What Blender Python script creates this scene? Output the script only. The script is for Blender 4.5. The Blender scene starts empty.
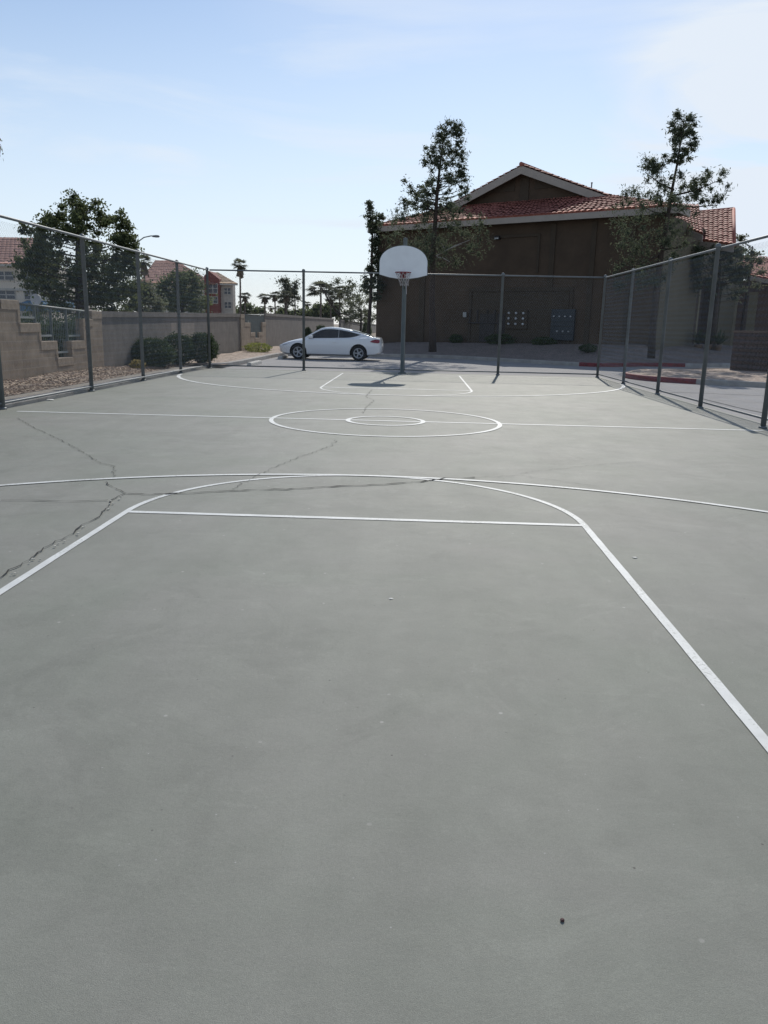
import bpy, bmesh, math, random
import numpy as np
from mathutils import Vector, Matrix
random.seed(7); rng = np.random.default_rng(7)
R = math.radians
scene = bpy.context.scene
COL = scene.collection

# ------------------------------------------------------------------ camera
FPX, PITCH, YAW, ROLL = 786.37, 0.23344, -0.03614, 0.021636
CAM = np.array([0.465, -0.2765, 1.5066])
_F = np.array([math.sin(YAW)*math.cos(PITCH), math.cos(YAW)*math.cos(PITCH), -math.sin(PITCH)])
_R = np.cross(_F, [0, 0, 1]); _R /= np.linalg.norm(_R); _U = np.cross(_R, _F)
CX = math.cos(ROLL)*_R + math.sin(ROLL)*_U
CU = -math.sin(ROLL)*_R + math.cos(ROLL)*_U
cam = bpy.data.cameras.new("camera"); camo = bpy.data.objects.new("camera", cam); COL.objects.link(camo)
m = Matrix.Identity(4)
for i in range(3):
    m[i][0], m[i][1], m[i][2], m[i][3] = CX[i], CU[i], -_F[i], CAM[i]
camo.matrix_world = m
cam.sensor_fit = 'HORIZONTAL'; cam.sensor_width = 36.0; cam.lens = FPX/768*36
cam.clip_start = 0.05; cam.clip_end = 6000
scene.camera = camo
scene.render.resolution_x, scene.render.resolution_y = 768, 1024

# survey helpers: where a sight line meets a height, a depth, or a wall line
def _ray(px, py): return _F + (px-384)/FPX*CX + (512-py)/FPX*CU
def atz(px, py, z=0.0):
    d = _ray(px, py); return CAM + d*(z-CAM[2])/d[2]
def at(px, py, y):
    d = _ray(px, py); return CAM + d*(y-CAM[1])/d[1]
def onx(px, py, x):
    d = _ray(px, py); return CAM + d*(x-CAM[0])/d[0]
def onplane(px, py, P, n):
    d = _ray(px, py); P = np.array(P, float); n = np.array(n, float)
    return CAM + d*((P-CAM) @ n)/(d @ n)

# ------------------------------------------------------------------ sun, sky
AZ, EL = R(7.6), R(38.4)
S = Vector((math.sin(AZ)*math.cos(EL), math.cos(AZ)*math.cos(EL), math.sin(EL)))
sl = bpy.data.lights.new("sun", 'SUN'); sl.energy = 3.6; sl.angle = R(0.55); sl.color = (1.0, 0.95, 0.86)
so = bpy.data.objects.new("sun", sl); COL.objects.link(so)
so.rotation_euler = S.to_track_quat('Z', 'Y').to_euler(); so.location = (0, 0, 40)

W = bpy.data.worlds.new("World"); scene.world = W; W.use_nodes = True
nt = W.node_tree; N = nt.nodes; L = nt.links
for n in list(N): N.remove(n)
out = N.new('ShaderNodeOutputWorld'); bg = N.new('ShaderNodeBackground'); bg.inputs[1].default_value = 0.125
sky = N.new('ShaderNodeTexSky'); sky.sky_type = 'NISHITA'; sky.sun_disc = False
sky.sun_elevation = EL; sky.sun_rotation = AZ; sky.air_density = 1.0; sky.dust_density = 0.25; sky.ozone_density = 1.5
tc = N.new('ShaderNodeTexCoord')
mp = N.new('ShaderNodeMapping'); mp.inputs['Scale'].default_value = (1.1, 1.6, 6.5); mp.inputs['Rotation'].default_value = (0.1, 0.3, 0.3)
nz = N.new('ShaderNodeTexNoise'); nz.inputs['Scale'].default_value = 1.7; nz.inputs['Detail'].default_value = 8; nz.inputs['Roughness'].default_value = .55
nz.inputs['Distortion'].default_value = .5
L.new(tc.outputs['Generated'], mp.inputs[0]); L.new(mp.outputs[0], nz.inputs[0])
rp = N.new('ShaderNodeValToRGB'); rp.color_ramp.elements[0].position = .40; rp.color_ramp.elements[1].position = .66
L.new(nz.outputs[0], rp.inputs[0])
acc = None
def blob(px, py, cosw, amt):                      # a bank of thin cloud in one part of the sky
    global acc
    d = _ray(px, py); d = d/np.linalg.norm(d)
    v = N.new('ShaderNodeVectorMath'); v.operation = 'DOT_PRODUCT'; v.inputs[1].default_value = tuple(d)
    L.new(tc.outputs['Generated'], v.inputs[0])
    r = N.new('ShaderNodeMapRange'); r.interpolation_type = 'SMOOTHSTEP'
    r.inputs[1].default_value = cosw; r.inputs[2].default_value = 1.0; r.inputs[3].default_value = 0; r.inputs[4].default_value = amt
    L.new(v.outputs['Value'], r.inputs[0])
    if acc is None: acc = r.outputs[0]
    else:
        a = N.new('ShaderNodeMath'); a.operation = 'ADD'; L.new(acc, a.inputs[0]); L.new(r.outputs[0], a.inputs[1]); acc = a.outputs[0]
blob(800, 190, math.cos(R(16)), 1.7); blob(330, 165, math.cos(R(14)), .85); blob(60, 160, math.cos(R(12)), .6)
blob(600, 60, math.cos(R(13)), .22)
ad = N.new('ShaderNodeMath'); ad.operation = 'ADD'; ad.inputs[1].default_value = .30; L.new(acc, ad.inputs[0])
ml = N.new('ShaderNodeMath'); ml.operation = 'MULTIPLY'; ml.use_clamp = True
nb = N.new('ShaderNodeMath'); nb.operation = 'MULTIPLY_ADD'; nb.inputs[1].default_value = .75; nb.inputs[2].default_value = .2
L.new(rp.outputs[0], nb.inputs[0]); L.new(nb.outputs[0], ml.inputs[0]); L.new(ad.outputs[0], ml.inputs[1])
mx = N.new('ShaderNodeMix'); mx.data_type = 'RGBA'; mx.inputs[7].default_value = (6.7, 7.35, 8.2, 1)
sz = N.new('ShaderNodeSeparateXYZ'); L.new(tc.outputs['Generated'], sz.inputs[0])
hv = N.new('ShaderNodeMapRange'); hv.interpolation_type = 'SMOOTHSTEP'
hv.inputs[1].default_value = 0.0; hv.inputs[2].default_value = .42; hv.inputs[3].default_value = .80; hv.inputs[4].default_value = 0.0
L.new(sz.outputs[2], hv.inputs[0])
mh = N.new('ShaderNodeMath'); mh.operation = 'MAXIMUM'; L.new(ml.outputs[0], mh.inputs[0]); L.new(hv.outputs[0], mh.inputs[1]); ml = mh
L.new(ml.outputs[0], mx.inputs[0]); L.new(sky.outputs[0], mx.inputs[6]); L.new(mx.outputs[2], bg.inputs[0]); L.new(bg.outputs[0], out.inputs[0])

scene.view_settings.view_transform = 'Standard'; scene.view_settings.look = 'None'
scene.view_settings.exposure = -0.10; scene.view_settings.gamma = 1.0; scene.view_settings.use_curve_mapping = False
scene.render.engine = 'CYCLES'
scene.cycles.max_bounces = 6; scene.cycles.transparent_max_bounces = 12

# ------------------------------------------------------------------ object helpers
def tag(o, label=None, cat=None, group=None, kind=None):
    if label: o['label'] = label
    if cat: o['category'] = cat
    if group: o['group'] = group
    if kind: o['kind'] = kind
    return o
def empty(name, loc, rz=0.0, label=None, cat=None, group=None):
    o = bpy.data.objects.new(name, None); COL.objects.link(o); o.empty_display_size = .3
    o.location = loc; o.rotation_euler = (0, 0, rz)
    return tag(o, label, cat, group)
def copy_tree(o, parent=None):
    c = o.copy(); COL.objects.link(c); c.parent = parent
    for ch in list(o.children): copy_tree(ch, c)
    return c

class MB:
    def __init__(s): s.v = []; s.f = []
    def add(s, vs, fs):
        b = len(s.v); s.v += [tuple(map(float, v)) for v in vs]; s.f += [tuple(i+b for i in f) for f in fs]; return s
    def box(s, x0, x1, y0, y1, z0, z1, bev=0.0):
        if bev <= 0:
            vs = [(x, y, z) for z in (z0, z1) for y in (y0, y1) for x in (x0, x1)]
            return s.add(vs, [(0, 2, 3, 1), (4, 5, 7, 6), (0, 1, 5, 4), (2, 6, 7, 3), (0, 4, 6, 2), (1, 3, 7, 5)])
        bm = bmesh.new(); bmesh.ops.create_cube(bm, size=1)
        for v in bm.verts: v.co = Vector(((x0+x1)/2+v.co.x*(x1-x0), (y0+y1)/2+v.co.y*(y1-y0), (z0+z1)/2+v.co.z*(z1-z0)))
        bmesh.ops.bevel(bm, geom=list(bm.edges), offset=bev, segments=2, profile=.5, affect='EDGES')
        return s.bm(bm)
    def bm(s, bm, mat=None):
        bm.verts.index_update()
        s.add([(mat @ v.co if mat else v.co) for v in bm.verts], [[v.index for v in f.verts] for f in bm.faces]); bm.free(); return s
    def tube(s, pts, radii, n=8, cap=True):
        pts = [Vector(p) for p in pts]
        if not hasattr(radii, '__len__'): radii = [radii]*len(pts)
        radii = [float(q) for q in radii]
        vs = []; fs = []
        for i, p in enumerate(pts):
            d = (pts[min(i+1, len(pts)-1)]-pts[max(i-1, 0)]).normalized()
            a = Vector((0, 0, 1)) if abs(d.z) < .9 else Vector((1, 0, 0))
            e1 = d.cross(a).normalized(); e2 = d.cross(e1)
            for k in range(n):
                t = 2*math.pi*k/n; vs.append(p+radii[i]*(math.cos(t)*e1+math.sin(t)*e2))
        for i in range(len(pts)-1):
            for k in range(n):
                a, b = i*n+k, i*n+(k+1) % n; fs.append((a, a+n, b+n, b))
        if cap: fs.append(tuple(range(n))); fs.append(tuple((len(pts)-1)*n+k for k in reversed(range(n))))
        return s.add(vs, fs)
    def lathe(s, prof, n=20, axis='z', c=(0, 0, 0), cap=True):
        vs = []; fs = []
        for r, h in prof:
            for k in range(n):
                t = 2*math.pi*k/n; a, b = r*math.cos(t), r*math.sin(t)
                vs.append({'z': (c[0]+a, c[1]+b, c[2]+h), 'y': (c[0]+a, c[1]+h, c[2]+b), 'x': (c[0]+h, c[1]+a, c[2]+b)}[axis])
        for i in range(len(prof)-1):
            for k in range(n):
                a, b = i*n+k, i*n+(k+1) % n; fs.append((a, b, b+n, a+n))
        if cap and prof[0][0] > 1e-5: fs.append(tuple(reversed(range(n))))
        if cap and prof[-1][0] > 1e-5: fs.append(tuple((len(prof)-1)*n+k for k in range(n)))
        return s.add(vs, fs)
    def prism(s, poly, ext):                     # polygon of 3-D points pushed along ext
        ext = Vector(ext); n = len(poly); p = [Vector(q) for q in poly]
        return s.add(p+[q+ext for q in p], [tuple(range(n)), tuple(reversed(range(n, 2*n)))]+[(i, i+n, (i+1) % n+n, (i+1) % n) for i in range(n)])
    def build(s, name, mat, parent=None, smooth=False):
        me = bpy.data.meshes.new(name); me.from_pydata(s.v, [], s.f)
        bm = bmesh.new(); bm.from_mesh(me); bmesh.ops.recalc_face_normals(bm, faces=bm.faces); bm.to_mesh(me); bm.free()
        return link(name, me, mat, parent, smooth)
def link(name, me, mat, parent=None, smooth=False):
    for mm in (mat if isinstance(mat, (list, tuple)) else [mat]): me.materials.append(mm)
    if smooth: me.polygons.foreach_set('use_smooth', [True]*len(me.polygons))
    me.update()
    o = bpy.data.objects.new(name, me); COL.objects.link(o)
    if parent is not None: o.parent = parent
    return o
def quads(name, V, mat, parent=None, k=4):       # V: (n,k,3) loose faces
    V = np.asarray(V, np.float32); n = len(V); me = bpy.data.meshes.new(name)
    me.vertices.add(n*k); me.vertices.foreach_set('co', V.reshape(-1))
    me.loops.add(n*k); me.loops.foreach_set('vertex_index', np.arange(n*k, dtype=np.int32))
    me.polygons.add(n); me.polygons.foreach_set('loop_start', np.arange(0, n*k, k, dtype=np.int32))
    me.update(calc_edges=True); me.validate()
    return link(name, me, mat, parent)
def sheet(name, poly, z, mat, parent=None, kind='structure'):
    o = MB().add([(x, y, z) for x, y in poly], [tuple(range(len(poly)))]).build(name, mat, parent)
    if kind and parent is None: o['kind'] = kind
    return o

# ------------------------------------------------------------------ materials
def mat(name, col, rough=.7, var=.18, scale=3.0, bump=0.0, bscale=60.0, metal=0.0, spec=.5, stretch=None, detail=6, col2=None, island=0.0):
    M = bpy.data.materials.new(name); M.use_nodes = True; nt = M.node_tree; b = nt.nodes['Principled BSDF']
    b.inputs['Roughness'].default_value = rough; b.inputs['Metallic'].default_value = metal; b.inputs['Specular IOR Level'].default_value = spec
    g = nt.nodes.new('ShaderNodeNewGeometry'); vec = g.outputs['Position']
    t = nt.nodes.new('ShaderNodeTexCoord'); vec = t.outputs['Object']
    if stretch:
        q = nt.nodes.new('ShaderNodeMapping'); q.inputs['Scale'].default_value = stretch; nt.links.new(vec, q.inputs[0]); vec = q.outputs[0]
    n = nt.nodes.new('ShaderNodeTexNoise'); n.inputs['Scale'].default_value = scale; n.inputs['Detail'].default_value = detail; n.inputs['Roughness'].default_value = .6
    nt.links.new(vec, n.inputs[0])
    r = nt.nodes.new('ShaderNodeValToRGB'); e = r.color_ramp.elements
    c2 = col2 or tuple(min(1, c*(1+var)) for c in col); c1 = tuple(c*(1-var) for c in col)
    e[0].position = .3; e[1].position = .7; e[0].color = (*c1, 1); e[1].color = (*c2, 1)
    nt.links.new(n.outputs[0], r.inputs[0]); o = r.outputs[0]
    if island > 0:
        h = nt.nodes.new('ShaderNodeHueSaturation'); mr = nt.nodes.new('ShaderNodeMapRange')
        mr.inputs[3].default_value = 1-island; mr.inputs[4].default_value = 1+island
        nt.links.new(g.outputs['Random Per Island'], mr.inputs[0]); nt.links.new(mr.outputs[0], h.inputs['Value']); nt.links.new(o, h.inputs['Color']); o = h.outputs[0]
    nt.links.new(o, b.inputs['Base Color'])
    if bump:
        n2 = nt.nodes.new('ShaderNodeTexNoise'); n2.inputs['Scale'].default_value = bscale; n2.inputs['Detail'].default_value = 4
        nt.links.new(vec, n2.inputs[0])
        bp = nt.nodes.new('ShaderNodeBump'); bp.inputs['Strength'].default_value = bump; bp.inputs['Distance'].default_value = .02
        nt.links.new(n2.outputs[0], bp.inputs['Height']); nt.links.new(bp.outputs[0], b.inputs['Normal'])
    return M
def leafmat(name, c1, c2, trans=.25, scale=1.2):
    M = mat(name, c1, rough=.75, col2=c2, scale=scale, island=.45, detail=3, spec=.15); nt = M.node_tree; b = nt.nodes['Principled BSDF']
    tr = nt.nodes.new('ShaderNodeBsdfTranslucent'); tr.inputs[0].default_value = (*[min(1, x*1.5) for x in c2], 1)
    ms = nt.nodes.new('ShaderNodeMixShader'); ms.inputs[0].default_value = trans
    o = [n for n in nt.nodes if n.type == 'OUTPUT_MATERIAL'][0]
    nt.links.new(b.outputs[0], ms.inputs[1]); nt.links.new(tr.outputs[0], ms.inputs[2]); nt.links.new(ms.outputs[0], o.inputs[0])
    return M
def gravelmat(name, cols, scale, dark=.5):
    M = bpy.data.materials.new(name); M.use_nodes = True; nt = M.node_tree; b = nt.nodes['Principled BSDF']; b.inputs['Roughness'].default_value = .9
    t = nt.nodes.new('ShaderNodeTexCoord')
    v = nt.nodes.new('ShaderNodeTexVoronoi'); v.inputs['Scale'].default_value = scale; nt.links.new(t.outputs['Object'], v.inputs[0])
    sp = nt.nodes.new('ShaderNodeSeparateColor'); nt.links.new(v.outputs['Color'], sp.inputs[0])
    r = nt.nodes.new('ShaderNodeValToRGB'); e = r.color_ramp.elements
    e[0].color = (*cols[0], 1); e[1].color = (*cols[-1], 1)
    for i, c in enumerate(cols[1:-1]): x = e.new((i+1)/(len(cols)-1)); x.color = (*c, 1)
    nt.links.new(sp.outputs[0], r.inputs[0])
    n = nt.nodes.new('ShaderNodeTexNoise'); n.inputs['Scale'].default_value = 1.3; n.inputs['Detail'].default_value = 5; nt.links.new(t.outputs['Object'], n.inputs[0])
    mr = nt.nodes.new('ShaderNodeMapRange'); mr.inputs[1].default_value = .3; mr.inputs[2].default_value = .7; mr.inputs[3].default_value = dark; mr.inputs[4].default_value = 1.15
    nt.links.new(n.outputs[0], mr.inputs[0])
    h = nt.nodes.new('ShaderNodeHueSaturation'); nt.links.new(r.outputs[0], h.inputs['Color']); nt.links.new(mr.outputs[0], h.inputs['Value']); nt.links.new(h.outputs[0], b.inputs['Base Color'])
    bp = nt.nodes.new('ShaderNodeBump'); bp.inputs['Strength'].default_value = .9; bp.inputs['Distance'].default_value = .04; bp.invert = True
    nt.links.new(v.outputs['Distance'], bp.inputs['Height']); nt.links.new(bp.outputs[0], b.inputs['Normal'])
    return M
def blockmat(name, c1, c2, mortar, bw=.4, bh=.2, axis='yz', msize=.008, rough=.9):
    M = bpy.data.materials.new(name); M.use_nodes = True; nt = M.node_tree; b = nt.nodes['Principled BSDF']; b.inputs['Roughness'].default_value = rough
    t = nt.nodes.new('ShaderNodeTexCoord'); s = nt.nodes.new('ShaderNodeSeparateXYZ'); c = nt.nodes.new('ShaderNodeCombineXYZ')
    nt.links.new(t.outputs['Object'], s.inputs[0])
    nt.links.new(s.outputs['XYZ'.index(axis[0].upper())], c.inputs[0]); nt.links.new(s.outputs[2], c.inputs[1])
    k = nt.nodes.new('ShaderNodeTexBrick'); k.inputs['Scale'].default_value = 1; k.inputs['Brick Width'].default_value = bw; k.inputs['Row Height'].default_value = bh
    k.inputs['Mortar Size'].default_value = msize; k.inputs['Mortar Smooth'].default_value = .3
    k.inputs['Color1'].default_value = (*c1, 1); k.inputs['Color2'].default_value = (*c2, 1); k.inputs['Mortar'].default_value = (*mortar, 1)
    nt.links.new(c.outputs[0], k.inputs[0])
    n = nt.nodes.new('ShaderNodeTexNoise'); n.inputs['Scale'].default_value = 2.2; n.inputs['Detail'].default_value = 8; n.inputs['Roughness'].default_value = .7; nt.links.new(t.outputs['Object'], n.inputs[0])
    mr = nt.nodes.new('ShaderNodeMapRange'); mr.inputs[1].default_value = .3; mr.inputs[2].default_value = .7; mr.inputs[3].default_value = .72; mr.inputs[4].default_value = 1.25
    nt.links.new(n.outputs[0], mr.inputs[0])
    h = nt.nodes.new('ShaderNodeHueSaturation'); nt.links.new(k.outputs[0], h.inputs['Color']); nt.links.new(mr.outputs[0], h.inputs['Value']); nt.links.new(h.outputs[0], b.inputs['Base Color'])
    bp = nt.nodes.new('ShaderNodeBump'); bp.inputs['Strength'].default_value = .5; bp.inputs['Distance'].default_value = .01; bp.invert = True
    nt.links.new(k.outputs['Fac'], bp.inputs['Height']); nt.links.new(bp.outputs[0], b.inputs['Normal'])
    return M

def courtmat():
    M = bpy.data.materials.new('court_paint'); M.use_nodes = True; nt = M.node_tree; b = nt.nodes['Principled BSDF']
    t = nt.nodes.new('ShaderNodeTexCoord'); P = t.outputs['Object']; lk = nt.links.new
    def noise(scale, detail=6, stretch=None, rough=.6, dist=0.0, off=0):
        v = P
        if stretch or off:
            q = nt.nodes.new('ShaderNodeMapping'); q.inputs['Scale'].default_value = stretch or (1, 1, 1); q.inputs['Location'].default_value = (off, off*.7, 0); lk(v, q.inputs[0]); v = q.outputs[0]
        n = nt.nodes.new('ShaderNodeTexNoise'); n.inputs['Scale'].default_value = scale; n.inputs['Detail'].default_value = detail; n.inputs['Roughness'].default_value = rough; n.inputs['Distortion'].default_value = dist
        lk(v, n.inputs[0]); return n.outputs[0]
    def rng_(o, a, c, d, e):
        r = nt.nodes.new('ShaderNodeMapRange'); r.inputs[1].default_value = a; r.inputs[2].default_value = c; r.inputs[3].default_value = d; r.inputs[4].default_value = e; lk(o, r.inputs[0]); return r.outputs[0]
    def mul(a, c):
        q = nt.nodes.new('ShaderNodeMath'); q.operation = 'MULTIPLY'; lk(a, q.inputs[0]); lk(c, q.inputs[1]); return q.outputs[0]
    def mix(f, a, c):
        q = nt.nodes.new('ShaderNodeMix'); q.data_type = 'RGBA'
        if hasattr(f, 'links'): lk(f, q.inputs[0])
        else: q.inputs[0].default_value = f
        for i, z in ((6, a), (7, c)):
            if isinstance(z, tuple): q.inputs[i].default_value = (*z, 1)
            else: lk(z, q.inputs[i])
        return q.outputs[2]
    c = mix(rng_(noise(.55, 5, dist=.6), .35, .65, 0, 1), (.204, .213, .180), (.232, .230, .204))     # faded patches, greener and greyer
    v = mul(rng_(noise(1.6, 7, rough=.65), .25, .75, .915, 1.085), rng_(noise(1.0, 5, stretch=(3.5, .35, 1), off=9), .3, .7, .955, 1.045))
    v = mul(v, rng_(noise(9, 5, rough=.7, off=3), .3, .7, .955, 1.045))
    v = mul(v, rng_(noise(300, 2), .3, .7, .85, 1.15))
    v = mul(v, rng_(noise(70, 3, off=4), .3, .7, .975, 1.025))
    v = mul(v, rng_(noise(120, 4, rough=.8, off=8), .3, .7, .90, 1.10))
    v = mul(v, rng_(noise(.9, 8, rough=.72, dist=.9, off=31), .54, .60, 1.0, .925))          # old water marks with an edge
    v = mul(v, rng_(noise(1.4, 8, rough=.75, dist=1.4, off=57), .56, .60, 1.0, 1.06))       # rubbed pale patches
    v = mul(v, rng_(noise(3.2, 6, stretch=(.25, 3.0, 1), rough=.75, off=71), .58, .66, 1.0, 1.05))   # broom and squeegee marks
    h = nt.nodes.new('ShaderNodeHueSaturation'); lk(c, h.inputs['Color']); lk(v, h.inputs['Value']); c = h.outputs[0]
    def flecks(scale, thr, gate, col, c, off):     # small chips and pits of the coating
        q = nt.nodes.new('ShaderNodeMapping'); q.inputs['Location'].default_value = (off, off*1.7, 0); lk(P, q.inputs[0])
        q2 = nt.nodes.new('ShaderNodeVectorMath'); q2.operation = 'MULTIPLY'; q2.inputs[1].default_value = (1, 1, 0); lk(q.outputs[0], q2.inputs[0])
        w = nt.nodes.new('ShaderNodeTexVoronoi'); w.inputs['Scale'].default_value = scale; w.voronoi_dimensions = '2D'; lk(q2.outputs[0], w.inputs[0])
        sc = nt.nodes.new('ShaderNodeSeparateColor'); lk(w.outputs['Color'], sc.inputs[0])
        g = rng_(sc.outputs[0], gate, gate+.01, 0, 1); d = rng_(w.outputs['Distance'], thr*.6, thr, 1, 0)
        f = mul(mul(g, d), rng_(sc.outputs[1], 0, 1, .25, .9))
        return mix(f, c, col)
    c = flecks(9, .03, .80, (.36, .36, .34), c, 3); c = flecks(7, .035, .88, (.07, .065, .06), c, 11); c = flecks(2.3, .022, .72, (.38, .37, .34), c, 23)
    lk(c, b.inputs['Base Color'])
    lk(rng_(noise(2.2, 5, off=6), .3, .7, .60, .66), b.inputs['Roughness'])
    b.inputs['Specular IOR Level'].default_value = .22
    n1 = noise(420, 2); n2 = noise(40, 4, off=2)
    a = nt.nodes.new('ShaderNodeMath'); a.operation = 'ADD'; lk(n1, a.inputs[0]); lk(n2, a.inputs[1])
    bp = nt.nodes.new('ShaderNodeBump'); bp.inputs['Strength'].default_value = .35; bp.inputs['Distance'].default_value = .005; lk(a.outputs[0], bp.inputs['Height']); lk(bp.outputs[0], b.inputs['Normal'])
    return M

M_court = courtmat()
M_line = mat('white_line_paint', (.62, .63, .61), .6, var=.14, scale=5, bump=.15, bscale=200)
def wear(M):
    nt = M.node_tree; b = nt.nodes['Principled BSDF']; src = b.inputs['Base Color'].links[0].from_socket
    t = nt.nodes.new('ShaderNodeTexCoord'); n = nt.nodes.new('ShaderNodeTexNoise'); n.inputs['Scale'].default_value = 55; n.inputs['Detail'].default_value = 8; n.inputs['Roughness'].default_value = .75
    n2 = nt.nodes.new('ShaderNodeTexNoise'); n2.inputs['Scale'].default_value = 2.5; n2.inputs['Detail'].default_value = 4
    nt.links.new(t.outputs['Object'], n.inputs[0]); nt.links.new(t.outputs['Object'], n2.inputs[0])
    a = nt.nodes.new('ShaderNodeMath'); a.operation = 'MULTIPLY_ADD'; a.inputs[1].default_value = .55; nt.links.new(n2.outputs[0], a.inputs[0]); nt.links.new(n.outputs[0], a.inputs[2])
    r = nt.nodes.new('ShaderNodeMapRange'); r.inputs[1].default_value = .80; r.inputs[2].default_value = .93; r.inputs[3].default_value = 0; r.inputs[4].default_value = .75
    nt.links.new(a.outputs[0], r.inputs[0])
    m_ = nt.nodes.new('ShaderNodeMix'); m_.data_type = 'RGBA'; nt.links.new(r.outputs[0], m_.inputs[0]); nt.links.new(src, m_.inputs[6]); m_.inputs[7].default_value = (.24, .25, .22, 1); nt.links.new(m_.outputs[2], b.inputs['Base Color'])
wear(M_line)
M_crack = mat('crack_filler', (.018, .017, .015), .95, var=.4, scale=8)
M_chip = mat('crumbled_crack_edge', (.50, .48, .42), .9, var=.2, scale=20)
M_asph = mat('old_asphalt', (.27, .262, .262), .85, var=.13, scale=1.1, bump=.4, bscale=160, col2=(.30, .29, .288))
M_dirt = gravelmat('desert_ground', [(.20, .15, .11), (.30, .24, .18), (.26, .2, .15)], 9)
M_gravel = gravelmat('tan_gravel', [(.09, .06, .045), (.30, .21, .15), (.42, .32, .24), (.20, .14, .10), (.48, .40, .32)], 16)
M_gravelp = gravelmat('pink_gravel', [(.12, .085, .065), (.38, .285, .22), (.50, .40, .32), (.25, .18, .14)], 9, dark=.8)
M_bed = gravelmat('planting_bed_gravel', [(.135, .11, .098), (.19, .155, .14), (.23, .19, .17)], 16, dark=.9)
M_conc = mat('concrete', (.36, .34, .315), .85, var=.22, scale=3, bump=.3, bscale=90)
M_red = mat('red_kerb_paint', (.19, .026, .03), .7, var=.3, scale=6, bump=.2)
M_galv = mat('galvanised_steel', (.145, .16, .168), .5, var=.2, scale=4, metal=.1)
M_wire = mat('galvanised_wire', (.27, .29, .30), .5, var=.1, metal=.25)
M_pole = mat('painted_pole', (.10, .115, .11), .6, var=.15, scale=5)
M_board = mat('backboard_white', (.80, .82, .84), .45, var=.05, scale=3)
M_rim = mat('rim_red', (.20, .025, .03), .6)
M_net = mat('net_cord', (.42, .38, .37), .9)
M_wallA = blockmat('tan_block', (.25, .192, .140), (.30, .235, .175), (.33, .27, .21))
M_wallB = blockmat('plain_block', (.165, .145, .128), (.18, .158, .14), (.15, .132, .118), msize=.004)
M_cap = mat('split_face_cap', (.30, .235, .175), .9, var=.25, scale=9, bump=.7, bscale=35)
M_iron = mat('grey_iron', (.11, .125, .12), .5)
M_brickx = blockmat('dark_block_x', (.068, .046, .04), (.082, .055, .047), (.036, .028, .025), bw=.4, bh=.14, axis='xz', msize=.014)
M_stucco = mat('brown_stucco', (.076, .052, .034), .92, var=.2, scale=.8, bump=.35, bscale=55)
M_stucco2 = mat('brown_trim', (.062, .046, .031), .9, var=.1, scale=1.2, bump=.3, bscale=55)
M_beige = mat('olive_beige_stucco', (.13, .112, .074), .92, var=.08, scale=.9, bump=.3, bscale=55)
M_beige2 = mat('pale_beige_stucco', (.20, .175, .12), .92, var=.08, scale=.9)
M_dark = mat('dark_door_brown', (.035, .028, .026), .7, var=.2)
M_fascia = mat('fascia_paint', (.36, .315, .27), .75, var=.08, scale=2)
M_tile = mat('clay_tile', (.34, .115, .085), .75, var=.22, scale=2.2, col2=(.43, .17, .13), spec=.25)
M_tile2 = mat('tile_far', (.44, .26, .21), .85, var=.12, scale=.5, spec=.2)
M_hbeige = mat('hotel_beige', (.60, .54, .46), .9, var=.06, scale=.3)
M_hred = mat('hotel_red', (.19, .065, .055), .9, var=.08, scale=.3)
M_hwin = mat('hotel_glass', (.06, .07, .09), .2)
M_hwhite = mat('hotel_trim', (.44, .42, .38), .85)
M_blue = mat('blue_canvas', (.09, .18, .28), .8)
M_bark = mat('bark', (.055, .04, .032), .95, var=.35, scale=6, bump=.8, bscale=25)
M_deadw = mat('dead_wood', (.34, .31, .28), .9)
M_palmt = mat('palm_trunk', (.14, .11, .09), .95, var=.3, scale=4, bump=.6, bscale=14)
M_pine = leafmat('pine_needles', (.046, .060, .038), (.105, .122, .078), .33)
M_broad = leafmat('broad_leaves', (.040, .055, .028), (.10, .12, .055), .36)
M_olive = leafmat('olive_leaves', (.07, .08, .045), (.13, .14, .09), .42)
M_green = leafmat('green_leaves', (.06, .08, .035), (.12, .14, .07), .4)  # lightened: distance haze on the far trees is put into the leaf colour
M_palm = leafmat('palm_fronds', (.07, .08, .05), (.12, .125, .085), .35)  # skyline palms kept pale in colour, in place of real haze
M_shrub = leafmat('shrub_leaves', (.030, .048, .022), (.075, .105, .045), .18, scale=4)
M_grass = leafmat('weed_green', (.12, .15, .03), (.24, .26, .07), .35, scale=6)
M_dry = leafmat('dry_leaves', (.22, .17, .06), (.34, .28, .12), .3, scale=6)
M_car = mat('white_car_paint', (.82, .825, .83), .22, var=.02, spec=.6); M_car.node_tree.nodes['Principled BSDF'].inputs['Coat Weight'].default_value = .6
M_glass = mat('tinted_glass', (.010, .011, .013), .06, var=.05, spec=.7)
M_rub = mat('tyre_rubber', (.018, .018, .019), .85)
M_alloy = mat('alloy', (.50, .51, .53), .4, metal=.2)
M_black = mat('black_plastic', (.015, .015, .016), .6)
M_tail = mat('tail_lamp_red', (.22, .012, .025), .2)
M_lens = mat('clear_lens', (.45, .48, .50), .12)
M_meter = mat('meter_glass', (.45, .46, .47), .25)
M_meterbox = mat('meter_box_blue_grey', (.030, .037, .044), .6)
M_lampg = mat('lamp_glass', (.35, .36, .36), .3)
M_white = mat('white_scrap', (.7, .68, .62), .8)
M_pebble = mat('dark_red_pebble', (.075, .028, .028), .7, var=.6, scale=60)
M_sign = mat('sign_face', (.42, .43, .45), .6)

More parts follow.
